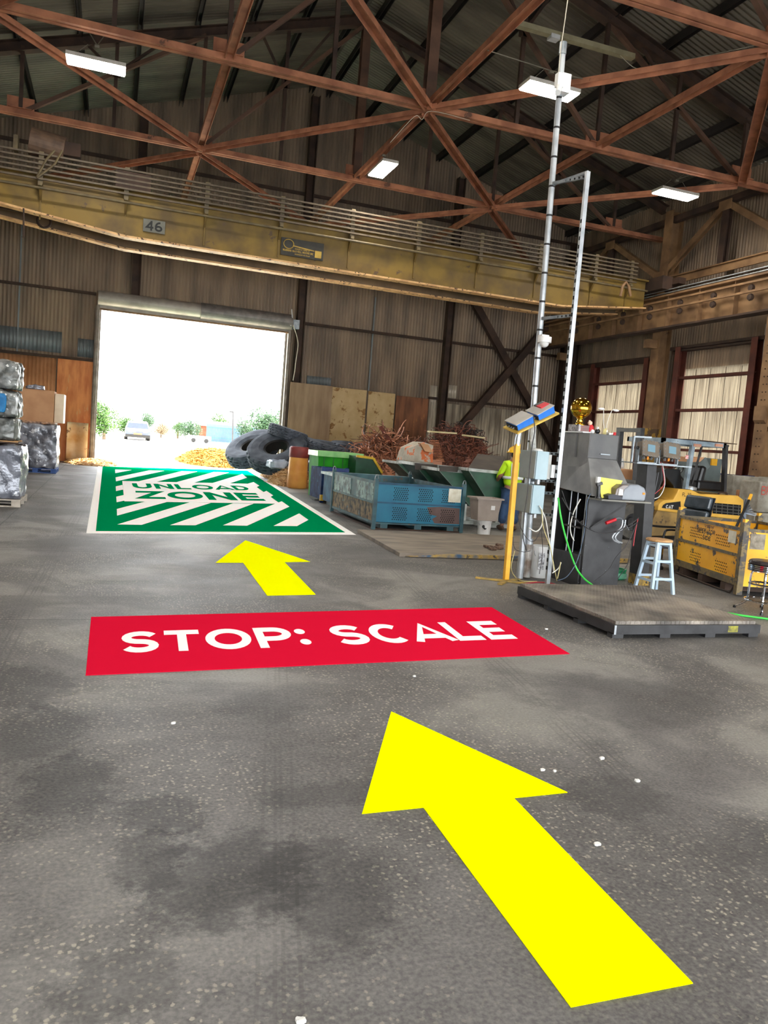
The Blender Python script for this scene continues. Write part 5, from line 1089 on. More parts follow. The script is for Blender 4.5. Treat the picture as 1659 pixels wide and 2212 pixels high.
# things on top
gold_ = mat('polished_gold', (236, 190, 66), (216, 168, 48), rough=.12, metal=1)
t = thing('ball_trophy', (5.66, 8.7, 1.93), 'large golden ball trophy on a wooden base atop the black machine', 'trophy'); c = V((5.685, 8.72, 2.25))
B().sph(c, .135, 32).build('ball', gold_, t, smooth=True)
B().lathe([(.0, 0), (.085, .0), (.07, .015), (.03, .03), (.045, .05), (.03, .07), (.05, .1), (0, .1)], (5.685, 8.72, 2.03), 24).build('stem', gold_, t, smooth=True)
B().lathe([(.137, -.004), (.139, 0), (.137, .004)], c-V((0, 0, .03)), 32).build('seam', mat('dark_gold', (120, 86, 26), (100, 70, 20), metal=1, rough=.4), t)
B().box(5.63, 5.76, 8.6, 8.84, 1.95, 2.03).build('base', mat('mahogany', (112, 52, 36), (84, 38, 28), sc=6, rough=.35, stretch=(1, 6, 6)), t)
B().box(5.6, 5.63, 8.6, 8.84, 1.95, 2.035).build('plaque', mat('engraved_plaque', (176, 170, 172), (90, 84, 86), sc=30, rough=.4), t)
tag(B().box(5.6, 5.72, 8.5, 8.92, 1.932, 1.948).build('white_tray', white), 'thin white tray under the gold trophy base', 'tray')
rb_ = mat('red_cloth', (206, 36, 44), (180, 28, 36))
t = thing('red_figurine', (5.78, 8.6, 1.93), 'small red and white figurine beside the gold trophy', 'figurine')
B().sph((5.79, 8.62, 1.99), .05, 14, (.9, .8, 1.25)).build('body', rb_, t, smooth=True); B().sph((5.775, 8.62, 2.065), .03, 12).build('head', mat('pale_face', (226, 196, 170), (210, 180, 156)), t, smooth=True)
B().sph((5.80, 8.59, 1.96), .03, 10).sph((5.765, 8.62, 2.09), .014, 8).build('white_trim', white, t, smooth=True)
t = thing('dark_figurine', (5.86, 8.58, 1.93), 'small dark and white figurine right of the red one', 'figurine')
B().sph((5.87, 8.58, 1.97), .035, 12).build('body', blackp, t, smooth=True); B().sph((5.86, 8.57, 2.01), .02, 10).build('head', white, t, smooth=True)
for i, (x, z, m_) in enumerate(((5.91, .07, yc), (5.935, .085, yc), (5.955, .06, wc))):
    tag(B().cyl((x, 8.5, 1.932), (x, 8.5, 1.932+z), .012, n=12).build('small_jar', m_), 'small %s jar on the machine top, %s of three' % ('cream' if i < 2 else 'white', ('leftmost', 'middle', 'rightmost')[i]), 'jar')
tag(B().crumple(5.94, 6.02, 8.42, 8.52, 1.932, 1.96, amp=.01, fr=12, n=6, seed=2).build('paper_scraps', white), 'white scraps on the right edge of the machine top', 'paper')
t = thing('desk_lamp', (5.98, 8.55, 1.93), 'small curved white twin lamp on the machine top', 'lamp')
for s_ in (-1, 1):
    B().tube(spline([(5.975+s_*.0, 8.55, 1.935), (5.955+s_*.03, 8.55, 2.1), (5.97+s_*.06, 8.55, 2.24), (5.98+s_*.09, 8.55, 2.27)]), .004, 6).build('arm', wc, t)
    B().sph((5.985+s_*.11, 8.55, 2.255), .035, 12, (1.4, .7, .45)).build('shade', white, t, smooth=True)
B().cyl((5.975, 8.55, 1.931), (5.975, 8.55, 1.945), .04, n=16).build('foot', white, t)
tag(B().cyl((6.02, 8.42, 1.932), (6.02, 8.42, 1.97), .018, n=12).build('pill_bottle', rb_), 'tiny red bottle near the right end of the machine top', 'bottle')
# shelf load
t = thing('label_printer', (6.05, 8.03, 1.14), 'grey rounded label printer with an orange button on the machine shelf', 'printer')
pg = mat('printer_grey', (142, 148, 156), (128, 134, 142), rough=.4)
b = B(); pr = [(5.88, 1.145), (6.22, 1.145), (6.23, 1.24), (6.2, 1.31), (6.1, 1.345), (5.98, 1.335), (5.9, 1.28)]
b.prism([(x, 7.94, z) for x, z in pr], (0, .24, 0)).build('case', pg, t, bevel=.018)
B().prism([(5.78, 7.95, 1.19), (5.93, 7.95, 1.19), (5.97, 7.95, 1.335), (5.88, 7.95, 1.33), (5.8, 7.95, 1.28)], (0, .2, 0)).build('smoked_lid', mat('smoked_plastic', (112, 100, 92), (92, 82, 76), rough=.2), t, bevel=.01)
B().prism([(5.82, 7.94, 1.2), (5.89, 7.94, 1.2), (5.88, 7.94, 1.27), (5.83, 7.94, 1.28)], (0, .01, 0)).build('label_roll', white, t)
B().box(6.17, 6.2, 7.93, 7.945, 1.225, 1.25).build('orange_button', mat('orange_button', (240, 150, 40), (226, 136, 30)), t)
B().prism([(5.68, 7.93, 1.145), (5.88, 7.93, 1.145), (5.86, 7.93, 1.19), (5.74, 7.93, 1.21), (5.67, 7.93, 1.19)], (0, .16, 0)).build('dark_front_tray', mat('slate_plastic', (62, 64, 72), (52, 54, 62)), t, bevel=.006)
t = thing('yellow_paper_holder', (5.72, 8.14, 1.14), 'folded yellow paper sheets standing behind the printer', 'paper')
B().add([(5.64, 8.02, 1.145), (5.84, 8.02, 1.2), (5.98, 8.1, 1.375), (5.62, 8.08, 1.4)], [(0, 1, 2, 3)]).build('sheet', mat('yellow_paper', (228, 224, 110), (214, 208, 92), rough=.7), t, solid=.003)
B().box(5.58, 5.625, 8.05, 8.09, 1.33, 1.4).build('white_edge', white, t)
t = thing('scanner_gun', (5.6, 8.05, 1.14), 'black hand device standing on the shelf left of the printer', 'scanner')
B().cyl((5.61, 8.04, 1.142), (5.61, 8.04, 1.16), .04, n=18).build('stand', blackp, t); B().bar((5.61, 8.04, 1.16), (5.6, 8.04, 1.3), .03, .035, up=(0, 1, 0)).build('grip', blackp, t); B().bar((5.57, 8.04, 1.3), (5.64, 8.04, 1.33), .035, .035).build('head', blackp, t)
# green tub behind the machine
t = thing('green_tub', (6.72, 9.2, 0), 'small green plastic tub on the floor behind the black machine', 'tub'); b = B()
b.lathe([(0, 0), (.14, 0), (.15, .12), (.155, .12), (.155, .14), (.12, .14), (.12, .03), (0, .03)], (6.64, 8.95, 0), 28).build('pail', mat('kelly_green_plastic', (30, 140, 90), (24, 120, 76), rough=.4), t)
B().box(6.56, 6.72, 8.79, 8.8, .02, .09).build('label', mat('mint_label', (140, 214, 180), (110, 190, 156), sc=20), t)
# black post with two display boxes
t = thing('black_post', (6.68, 8.54, 0), 'thick black square post with a yellow painted foot at the scale corner', 'post')
B().bar((6.72, 8.54, .14), (6.655, 8.54, 1.6), .15, .22, up=(0, 1, 0)).build('shaft', blackst, t, bevel=.006)
B().bar((6.725, 8.54, 0), (6.72, 8.54, .14), .156, .226, up=(0, 1, 0)).build('yellow_foot', mat('chipped_yellow_foot', (200, 160, 60), (120, 100, 60), sc=8, chips=(60, 56, 52), csc=9, cth=.55), t)
B().box(6.3, 7.16, 8.28, 8.62, 1.6, 1.615).build('carrier_plate', galv, t)
stl = mat('dull_stainless', (134, 122, 108), (112, 102, 90), sc=5, rough=.35, metal=.5)
def disp(cx, label):
    c = V((cx, 8.4, 1.79)); t = thing('display_box', (cx, 8.4, 1.615), label, 'display', 'stainless display boxes on the black post'); M = T4(c)@R4('Y', math.radians(4))@R4('X', math.radians(-12))
    b = B(); b.M = M; b.box(-.125, .125, -.06, .07, -.095, .095).build('case', stl, t, bevel=.02)
    b = B(); b.M = M; b.box(-.135, .135, -.072, -.06, -.105, .105).build('cover', stl, t, bevel=.01)
    b = B(); b.M = M; b.box(-.055, .06, -.076, -.072, -.045, .05).build('display_window', mat('pale_blue_screen', (120, 150, 164), (106, 136, 150), rough=.2), t)
    b = B(); b.M = M
    for i in range(5):
        for sx in (-.12, .12): b.cyl((sx, -.072, -.09+i*.045), (sx, -.08, -.09+i*.045), .006, n=8)
        for sz in (-.095, .095): b.cyl((-.11+i*.055, -.072, sz), (-.11+i*.055, -.08, sz), .006, n=8)
    b.build('screws', galv, t)
    for sx in (-1, 1): B().bar((cx+sx*.145, 8.4, 1.615), (cx+sx*.145, 8.4, 1.8), .01, .05, up=(0, 1, 0)).build('yoke_arm', galv, t); B().cyl((cx+sx*.145, 8.4, 1.8), (cx+sx*.165, 8.4, 1.8), .02, n=12).build('knob', blackp, t)
    B().bar((cx-.15, 8.4, 1.622), (cx+.15, 8.4, 1.622), .05, .01).build('yoke_base', galv, t)
    for k, m_ in enumerate((blackp, mat('orange_button', (0, 0, 0)), blackp)): B().cyl((cx-.06+k*.06, 8.38, 1.66), (cx-.06+k*.06, 8.38, 1.7), .014, n=10).build('gland', m_, t)
disp(6.53, 'left stainless display box on top of the black post'); disp(6.86, 'right stainless display box, above the orange gland, beside the forklift roof')
B().bar((6.33, 8.44, 1.615), (6.33, 8.44, 1.94), .02, .03, up=(0, 1, 0)).bar((6.33, 8.44, 1.94), (6.6, 8.44, 1.95), .02, .02).build('frame', galv, bpy.data.objects['black_post'])

# ================================================================ PLATFORM SCALE
t = thing('platform_scale', (5.23, 6.7, 0), 'low black platform scale with a tread-plate top on the floor at the right', 'scale')
tread = bpy.data.materials.new('tread_plate'); tread.use_nodes = True; nt = tread.node_tree; bs = nt.nodes['Principled BSDF']
tc = nt.nodes.new('ShaderNodeTexCoord'); n1 = nt.nodes.new('ShaderNodeTexNoise'); n1.inputs['Scale'].default_value = 2.2; n1.inputs['Detail'].default_value = 8; nt.links.new(tc.outputs['Object'], n1.inputs['Vector'])
rp = nt.nodes.new('ShaderNodeValToRGB'); rp.color_ramp.elements[0].color = lin((88, 84, 80)); rp.color_ramp.elements[1].color = lin((164, 154, 142)); rp.color_ramp.elements[0].position = .35; rp.color_ramp.elements[1].position = .65
nt.links.new(n1.outputs['Fac'], rp.inputs[0]); nt.links.new(rp.outputs[0], bs.inputs['Base Color']); bs.inputs['Roughness'].default_value = .5; bs.inputs['Metallic'].default_value = .3
wv = []
for ang in (.6, -.9):
    mp = nt.nodes.new('ShaderNodeMapping'); mp.inputs['Rotation'].default_value = (0, 0, ang); nt.links.new(tc.outputs['Object'], mp.inputs[0])
    w = nt.nodes.new('ShaderNodeTexWave'); w.inputs['Scale'].default_value = 9; nt.links.new(mp.outputs[0], w.inputs['Vector']); wv.append(w.outputs['Fac'])
mm = nt.nodes.new('ShaderNodeMath'); mm.operation = 'MULTIPLY'; nt.links.new(wv[0], mm.inputs[0]); nt.links.new(wv[1], mm.inputs[1])
bp = nt.nodes.new('ShaderNodeBump'); bp.inputs['Strength'].default_value = .8; bp.inputs['Distance'].default_value = .01; nt.links.new(mm.outputs[0], bp.inputs['Height']); nt.links.new(bp.outputs[0], bs.inputs['Normal'])
sx0, sx1, sy0, sy1 = 4.38, 6.08, 5.82, 7.62
B().box(sx0+.02, sx1-.05, sy0+.02, sy1-.02, .125, .16).build('tread_plate', tread, t, bevel=.004)
B().box(sx0, sx1, sy0, sy0+.03, .04, .125).box(sx0, sx1, sy1-.03, sy1, .04, .125).box(sx0, sx0+.03, sy0+.03, sy1-.03, .04, .125).box(sx1-.03, sx1, sy0+.03, sy1-.03, .04, .125).box(sx0+.03, sx1-.03, sy0+.03, sy1-.03, .11, .125).build('frame', blackst, t)
for i in range(4):
    for j in range(4):
        if i in (1, 2) and j in (1, 2): continue
        x = sx0+.06+i*(sx1-sx0-.12)/3; y = sy0+.06+j*(sy1-sy0-.12)/3; B().box(x-.06, x+.06, y-.04, y+.04, 0, .05).build('foot', blackst, t)
B().box(5.68, 5.8, sy0-.002, sy0, .055, .115).build('yellow_mark', mat('yellow_smear', (190, 186, 50), (70, 66, 50), sc=9, rough=.6), t)
B().box(sx0-.001, sx0+.02, sy0-.002, sy0, .04, .125).build('worn_corner', galv_r, t)
B().box(sx1-.052, sx1-.03, sy0+.3, sy1-.05, .126, .15).build('wood_edge', wood, t)

# ================================================================ STOOLS, CHAIR
lb = mat('pale_blue_paint', (196, 216, 232), (180, 204, 222), rough=.5)
t = thing('wooden_stool', (6.56, 8.02, 0), 'round stool with pale blue legs and a natural wooden seat beside the black post', 'stool'); cx, cy_ = 6.57, 8.03
B().lathe([(0, .645), (.15, .645), (.165, .655), (.165, .67), (.15, .68), (0, .68)], (cx, cy_, 0), 32).build('seat', wood, t)
lg = [V((sx, sy, 0)) for sx in (-1, 1) for sy in (-1, 1)]
for d in lg: B().bar(V((cx, cy_, .645))+d*.09, V((cx, cy_, 0))+d*.165, .036, .036, up=(0, 1, 0)).build('leg', lb, t)
for z, k in ((.6, .098), (.38, .13), (.16, .15)):
    for a, c in ((0, 1), (1, 3), (3, 2), (2, 0)): B().bar(V((cx, cy_, z+(0 if a in (0, 3) else .03)))+lg[a]*k, V((cx, cy_, z+(0 if a in (0, 3) else .03)))+lg[c]*k, .022, .03).build('rung', lb, t)
t = thing('chrome_stool', (7.22, 6.95, 0), 'chrome bar stool with a round black seat at the right edge', 'stool'); cx, cy_ = 7.24, 6.95
B().lathe([(0, .6), (.17, .6), (.19, .59), (.2, .565), (.19, .55), (0, .55)], (cx, cy_, 0), 36).build('seat', mat('dark_vinyl', (52, 44, 42), (40, 34, 34), rough=.3), t)
for k in range(4): B().lathe([(.185, .47+k*.02), (.2, .475+k*.02), (.2, .485+k*.02), (.185, .49+k*.02)], (cx, cy_, 0), 36).build('chrome_band', chrome, t)
for a in (45, 135, 225, 315):
    d = V((math.cos(math.radians(a)), math.sin(math.radians(a)), 0)); B().tube(spline([V((cx, cy_, .46))+d*.1, V((cx, cy_, .43))+d*.15, V((cx, cy_, .15))+d*.16, V((cx, cy_, .08))+d*.2, V((cx, cy_, .02))+d*.29]), .0125, 10).build('leg', chrome, t)
    B().cyl(V((cx, cy_, 0))+d*.29, V((cx, cy_, .03))+d*.285, .017, n=12).build('foot_cap', blackp, t)
for z, r in ((.32, .165), (.13, .2)): B().tube([(cx+r*math.cos(a), cy_+r*math.sin(a), z) for a in (2*math.pi*i/32 for i in range(32))], .011, 8, closed=True).build('ring', chrome, t)
t = thing('office_chair', (8.1, 10.1, 0), 'black office chair with grey seat standing behind the yellow bin', 'chair')
lea = mat('blue_black_leather', (62, 74, 84), (46, 56, 64), rough=.25); grs = mat('grey_seat_fabric', (112, 108, 116), (98, 94, 102), rough=.8)
B().box(7.92, 8.6, 9.72, 10.25, .33, .42).build('seat', grs, t, bevel=.035)
M = T4((8.82, 10.12, .5))@R4('Y', math.radians(12))
for k in range(3): b = B(); b.M = M; b.box(-.04, .05, -.3, .26, .0+.23*k, .215+.23*k).build('back_cushion', lea, t, bevel=.035)
b = B(); b.M = M; b.box(.05, .07, -.3, .26, 0, .68).build('back_shell', blackp, t)
for y in (9.7, 10.28): B().tube(spline([(8.5, y, .38), (8.05, y, .4), (8.02, y, .58), (8.1, y, .63), (8.4, y, .62), (8.75, y, .62)]), .018, 8).build('armrest', blackp, t)
B().cyl((8.25, 10.0, .1), (8.25, 10.0, .33), .03, n=14).build('gas_lift', chrome, t)
for a in range(5):
    d = V((math.cos(a*1.2566+2.8), math.sin(a*1.2566+2.8), 0)); B().bar(V((8.25, 10.0, .12)), V((8.25, 10.0, .08))+d*.3, .035, .03).build('base_spoke', blackp, t); B().cyl(V((8.24, 10.0, .03))+d*.3, V((8.28, 10.0, .03))+d*.3, .03, n=12).build('caster', blackp, t)

# ================================================================ YELLOW BIN
yb = mat('battered_yellow_paint', (252, 190, 28), (232, 162, 22), sc=2, rough=.55, chips=(84, 72, 60), csc=6, cth=.56, bump=.3)
yb2 = mat('greyed_yellow_paint', (150, 124, 66), (92, 84, 66), sc=5, rough=.6, chips=(72, 68, 64), csc=5, cth=.5)
C0, C1 = V((7.72, 7.84, 0)), V((8.12, 9.52, 0)); e1 = (C1-C0).normalized(); L1 = (C1-C0).length; e2 = V((e1.y, -e1.x, 0)); L2 = 1.25; ez = V((0, 0, 1))
YM = Matrix(((e1.x, e2.x, 0, C0.x), (e1.y, e2.y, 0, C0.y), (0, 0, 1, 0), (0, 0, 0, 1)))
t = thing('yellow_bin', C0.lerp(C1, .5)+e2*.6, 'battered yellow steel bin stencilled OPERATOR SIDE at the right', 'bin')
def yb_(a, nm, m, **k): b = B(); b.M = YM; [b.box(*x) for x in a]; return b.build(nm, m, t, **k)
yb_([(.04, L1-.04, 0, .02, .13, .5), (.04, L1-.04, -.004, .016, .54, .84)], 'side_panel', yb); yb_([(.04, L1-.04, L2-.02, L2, .13, .84)], 'side_panel', yb)
yb_([(0, .02, .04, L2-.04, .13, .84)], 'end_panel', yb); yb_([(L1-.02, L1, .04, L2-.04, .13, .84)], 'end_panel', yb)
yb_([(.04, L1-.04, -.015, .02, .5, .54)], 'mid_rail', yb2); yb_([(.04, L1-.04, -.02, .03, .84, .88), (.04, L1-.04, L2-.03, L2+.02, .84, .88), (-.01, .03, .04, L2-.04, .84, .88), (L1-.03, L1+.01, .04, L2-.04, .84, .88)], 'top_rail', yb2)
yb_([(.04, L1-.04, -.01, .012, .13, .22)], 'scraped_skirt', yb2)
for u, v in ((0, 0), (L1, 0), (0, L2), (L1, L2)): yb_([(u-.04, u+.04, v-.03, v+.05, .02, .96)], 'corner_post', yb2); yb_([(u-.03, u+.03, v-.02, v+.03, .96, 1.0)], 'post_cap', yb)
yb_([(.02, L1-.02, .02, L2-.02, .12, .15)], 'base', yb2)
for u in (.35, .95, 1.5): yb_([(u-.06, u+.06, 0, L2, .02, .12)], 'skid', steel_d)
b = B(); b.M = YM; b.tube([(.05, -.02, .12), (.12, -.02, .02), (L1-.12, -.02, .02), (L1-.05, -.02, .12)], .012, 6); b.build('skid_rail', steel_d, t)
b = B(); b.M = YM
for uu, zz, nz in ((.3, .25, 4), (1.0, .27, 4), (.3, .6, 4), (1.02, .62, 4)): holes(b, (uu, -.006 if zz > .5 else -.002, zz), (1, 0, 0), (0, 0, 1), 8 if zz > .5 else 7, nz, .045, .011)
b.build('perforations', hole, t)
b = B(); b.M = YM; lettering(b, 'VIEW', planefn((.98, -.007, .78), (-.26, 0, 0), (0, 0, .045)), t=.2); lettering(b, 'OPERATOR', planefn((1.16, -.007, .705), (-.48, 0, 0), (0, 0, .06)), t=.18); lettering(b, 'SIDE', planefn((1.0, -.007, .61), (-.22, 0, 0), (0, 0, .06)), t=.18); b.build('stencilled_words', ink, t)
yb_([(.16, .34, -.008, -.004, .66, .82)], 'white_tag', mat('worn_notice', (0, 0, 0))); 
b = B(); b.M = YM; b.box(-.004, 0, .1, .3, .62, .82); b.build('white_tag', mat('greyed_tag', (150, 140, 122), (110, 100, 84), sc=14), t)
b = B(); b.M = YM; lettering(b, '4 38', planefn((-.004, .42, .55), (0, .22, 0), (0, 0, .06)), t=.18); b.build('stencilled_number', ink, t)
b = B(); b.M = YM@T4((.3, .3, .5)); b.crumple(-.1, .9, -.1, .6, -.3, .2, amp=.07, fr=4, n=10, seed=14); tag(b.build('scrap_filling', mat('bin_scrap', (0, 0, 0))), 'mixed scrap inside the battered yellow bin', 'scrap', kind='stuff')
t = thing('broom', C0+e1*.15+e2*.2, 'black and yellow handled bar leaning out of the yellow bin', 'bar')
p = PY(1600, 1118, 8.3); q = PY(1618, 1080, 8.4); q2 = PY(1623, 1068, 8.43)
B().bar(p-(q-p)*1.0, q, .03, .02).build('shaft', blackp, t); B().bar(q, q2, .034, .024).build('yellow_tip', yp, t)
t = thing('blade_fan', PY(1620, 1095, 9.1), 'bundle of grey metal strips fanned out behind the leaning bar', 'strips'); b = B()
for k in range(9): a = PY(1604, 1108, 9.2); c = PY(1612+k*2.6, 1078+k*4.5, 9.1); b.bar(a.lerp(c, .2), c, .01, .022, up=(0, 1, 0)); b.bar((a.lerp(c, .3)).x and a.lerp(c, .3)-V((0, 0, .1)), a.lerp(c, .25), .008, .01)
b.bar(PY(1604, 1115, 9.2)-V((0, 0, .5)), PY(1606, 1106, 9.2), .03, .03); b.build('strips', mat('slate_strips', (112, 122, 134), (90, 100, 112), rough=.4, metal=.4), t)

# ================================================================ FORKLIFT
fy = mat('forklift_yellow', (236, 186, 82), (216, 166, 64), sc=2, rough=.45, chips=(236, 200, 120), csc=3, cth=.68)
fyd = mat('grimy_forklift_yellow', (170, 136, 72), (122, 98, 56), sc=3, rough=.6, chips=(80, 64, 46), csc=5, cth=.6)
FYn = 13.55; fw = 1.2
t = thing('forklift', (12, FYn+.6, 0), 'yellow forklift marked FL 32 parked behind the yellow bin, facing left', 'forklift')
def fp(p, y=FYn): return PY(p[0], p[1], y)
B().prism([fp(p) for p in ((1423, 1091), (1428, 1085), (1436, 1080), (1455, 1079), (1462, 1067), (1467, 1056), (1494, 1058), (1513, 1067), (1595, 1071), (1607, 1080), (1605, 1124), (1421, 1103))], (0, fw, 0)).build('hood', fy, t, bevel=.02)
B().prism([fp(p, FYn+.03) for p in ((1421, 1101), (1605, 1122), (1603, 1156), (1403, 1158), (1404, 1136))], (0, fw-.06, 0)).build('lower_frame', fyd, t, bevel=.015)
b = B(); b.prism([fp(p, FYn-.01) for p in ((1430, 1097), (1433, 1091), (1439, 1087), (1470, 1083), (1471, 1103))], (0, .02, 0)).build('side_panel_dark', blackp, t)
a, c = fp((1438, 1098), FYn-.013), fp((1454, 1100), FYn-.013); lettering(B(), 'CAT', planefn(a, (c.x-a.x, 0, 0), (0, 0, .075)), t=.27, gap=.06).build('brand_letters', white, t)
B().poly([fp(p, FYn-.0135) for p in ((1441, 1103), (1450, 1104), (1446, 1097))]).build('brand_triangle', fy, t)
a, c = fp((1474, 1069), FYn-.004), fp((1491, 1071), FYn-.004); lettering(B(), 'FL 32', planefn(a-V((0, 0, .03)), (c.x-a.x+.02, 0, 0), (0, 0, .08)), t=.16).build('fleet_number', ink, t)
b = B(); b.prism([fp(p, FYn-.01) for p in ((1541, 1086), (1601, 1091), (1600, 1114), (1540, 1109))], (0, .02, 0)).build('grille_opening', hole, t)
b = B()
for k in range(3): b.bar(fp((1541, 1090+k*7), FYn-.02), fp((1601, 1096+k*7), FYn-.02), .015, .015)
for k in range(5): b.bar(fp((1548+k*12, 1087+k*1), FYn-.02), fp((1547+k*12, 1109+k*1.2), FYn-.02), .015, .015, up=(0, 1, 0))
b.build('grille_bars', mat('grey_bars', (96, 96, 90), (80, 80, 76)), t)
def wheel(c, r, w, nm='wheel'):
    B().lathe([(r*.5, -w/2), (r*.92, -w/2), (r, -w*.35), (r, w*.35), (r*.92, w/2), (r*.5, w/2)], c, 40, (0, 1, 0), rmod=lambda i, j, q: q*(.965 if (i//2) % 2 and j in (2, 3) else 1)).build(nm, mat('worn_tyre', (84, 80, 72), (60, 58, 54), sc=8), t)
    B().lathe([(0, -w*.3), (r*.25, -w*.35), (r*.3, -w*.2), (r*.5, -w*.3), (r*.5, w*.3), (0, w*.3)], c, 24, (0, 1, 0)).build('rim', blackst, t)
wc1 = fp((1360, 1121)); wheel((wc1.x+.08, FYn+.12, .37), .37, .24); wheel((wc1.x+.08, FYn+1.15, .37), .37, .24); c = fp((1575, 1140)); wheel((c.x, FYn+.15, .28), .28, .2); wheel((c.x, FYn+1.05, .28), .28, .2)
B().prism([fp(p, FYn+.12) for p in ((1368, 1098), (1412, 1092), (1420, 1103), (1405, 1150), (1380, 1150), (1392, 1110), (1375, 1092))], (0, fw-.2, 0)).build('floor_and_step', blackst, t)
# mast, carriage
for y in (FYn+.25, FYn+.95):
    a = fp((1383, 1120), y); B().bar((10.55, y, .12), (10.5, y, 2.35), .1, .14, up=(0, 1, 0)).build('mast_channel', blackst, t)
for zz in (1.2, 2.3): B().bar((10.5, FYn+.2, zz), (10.5, FYn+1.0, zz), .1, .08).build('mast_crossbar', mat('grey_bars', (0, 0, 0)), t)
for y in (FYn+.35, FYn+.8): B().bar((10.42, y, .6), (10.42, y, .08), .04, .1).bar((10.42, y, .06), (9.5, y, .05), .1, .04).build('fork', blackst, t)
B().box(10.38, 10.44, FYn+.15, FYn+1.05, .3, .62).build('carriage', blackst, t)
# overhead guard
pg_ = mat('pale_guard_paint', (156, 172, 182), (110, 126, 136), sc=5, rough=.5, chips=(90, 84, 78), csc=6, cth=.62)
a = fp((1432, 950)); c = fp((1597, 962)); zt = 2.14
B().box(a.x, c.x-.35, FYn, FYn+.06, zt-.06, zt+.04).box(a.x, c.x-.35, FYn+fw-.06, FYn+fw, zt-.06, zt+.04).box(a.x, a.x+.08, FYn, FYn+fw, zt-.06, zt+.04).box(c.x-.42, c.x-.34, FYn, FYn+fw, zt-.06, zt+.04).build('guard_frame', pg_, t)
for k in range(7): B().box(a.x+.2+k*.26, a.x+.25+k*.26, FYn+.06, FYn+fw-.06, zt-.02, zt+.02).build('guard_bar', blackst, t)
B().bar((a.x+.5, FYn+.1, zt+.05), (c.x+.0, FYn+.5, zt+.06), .7, .015).build('guard_sheet', steel_d, t)
for y in (FYn+.03, FYn+fw-.03):
    B().bar(fp((1480, 1056), y), fp((1497, 955), y), .08, .09, up=(0, 1, 0)).build('front_pillar', pg_, t)
    B().bar(fp((1563, 1062), y), fp((1567, 962), y), .07, .1, up=(0, 1, 0)).build('rear_pillar', blackst, t)
    B().bar(fp((1494, 1046), y), fp((1517, 960), y), .03, .04, up=(0, 1, 0)).build('slim_pillar', blackst, t)
B().box(fp((1479, 995)).x, fp((1485, 995)).x, FYn-.02, FYn-.012, 1.78, 1.86).build('warning_sticker', mat('red_white_sticker', (226, 90, 90), (240, 236, 232), sc=30), t)
for px in (1505, 1552): q = fp((px, 961)); B().box(q.x-.1, q.x+.1, FYn-.03, FYn, q.z-.04, q.z+.02).build('tail_lamp', mat('amber_lamp', (216, 170, 140), (190, 130, 110), rough=.3), t)
# cab contents
q = fp((1520, 1035), FYn+.6); B().box(q.x-.45, q.x+.3, FYn+.25, FYn+.85, 1.12, 1.34).build('seat_cushion', blackp, t, bevel=.05)
b = B(); b.M = T4((q.x-.35, FYn+.55, 1.25))@R4('Y', math.radians(12)); b.box(-.08, .08, -.26, .26, 0, .42).build('seat_back', blackp, t, bevel=.06)
q = fp((1440, 1010), FYn+.5); B().prism([fp(p, FYn+.2) for p in ((1422, 1020), (1440, 1012), (1470, 1014), (1476, 1060), (1462, 1078), (1455, 1050), (1438, 1030), (1428, 1048), (1420, 1092), (1408, 1092))], (0, .8, 0)).build('cowl', blackp, t, bevel=.02)
b = B(); b.M = T4((q.x+.35, FYn+.6, 1.5))@R4('Y', math.radians(-50)); b.tube([(.17*math.cos(a_), .17*math.sin(a_), 0) for a_ in (2*math.pi*i/24 for i in range(24))], .016, 8, closed=True).cyl((0, 0, 0), (0, 0, -.3), .02, n=10).bar((-.17, 0, 0), (.17, 0, 0), .02, .01); b.build('steering_wheel', blackp, t)
tag(B().tube([fp((1561+9*math.cos(a_), 1068+5*math.sin(a_)), FYn+.2) for a_ in (2*math.pi*i/20 for i in range(20))], .025, 8, closed=True).build('chain_coil', steel_d), 'coiled chain lying on the forklift hood by the rear pillar', 'chain')
tag(B().crumple(*[v for v in (fp((1508, 1030)).x, fp((1525, 1030)).x)], FYn+.2, FYn+.5, 1.12, 1.18, amp=.03, fr=9, n=8, seed=4, rnd=.5).build('loose_chain', galv_r), 'small heap of pale chain on the forklift hood', 'chain')

# ================================================================ FAR RIGHT: BLOCKS, BOXES
for i, (x0_, x1_, y_, z0_, z1_, lab) in enumerate(((15.3, 16.75, 16.1, 0, .74, 'lower left concrete block in the wall behind the forklift'), (15.3, 16.75, 16.1, .75, 1.5, 'upper left concrete block behind the forklift'), (16.78, 18.2, 16.1, 0, .74, 'lower right concrete block at the frame edge'), (16.78, 18.2, 16.1, .75, 1.52, 'upper right concrete block under the riveted column'))):
    tag(B().box(x0_, x1_, y_, y_+.7, z0_, z1_).build('concrete_block', concrete, bevel=.03), lab, 'block', 'stacked concrete blocks')
t = thing('marked_concrete_block', (14.7, 14.2, 0), 'concrete block with red painted letters at the very right edge', 'block')
a = PY(1643, 1040, 13.8); B().box(a.x, a.x+1.2, 13.8, 14.4, .72, a.z).build('upper_block', concrete, t, bevel=.03); B().box(a.x-.05, a.x+1.2, 13.8, 14.4, 0, .71).build('lower_block', concrete, t, bevel=.03)
lettering(B(), 'BR', planefn((a.x+.05, 13.79, a.z-.3), (.28, 0, 0), (0, 0, .2)), t=.12).build('painted_letters', mat('red_spray', (210, 90, 76), (190, 76, 64)), t)
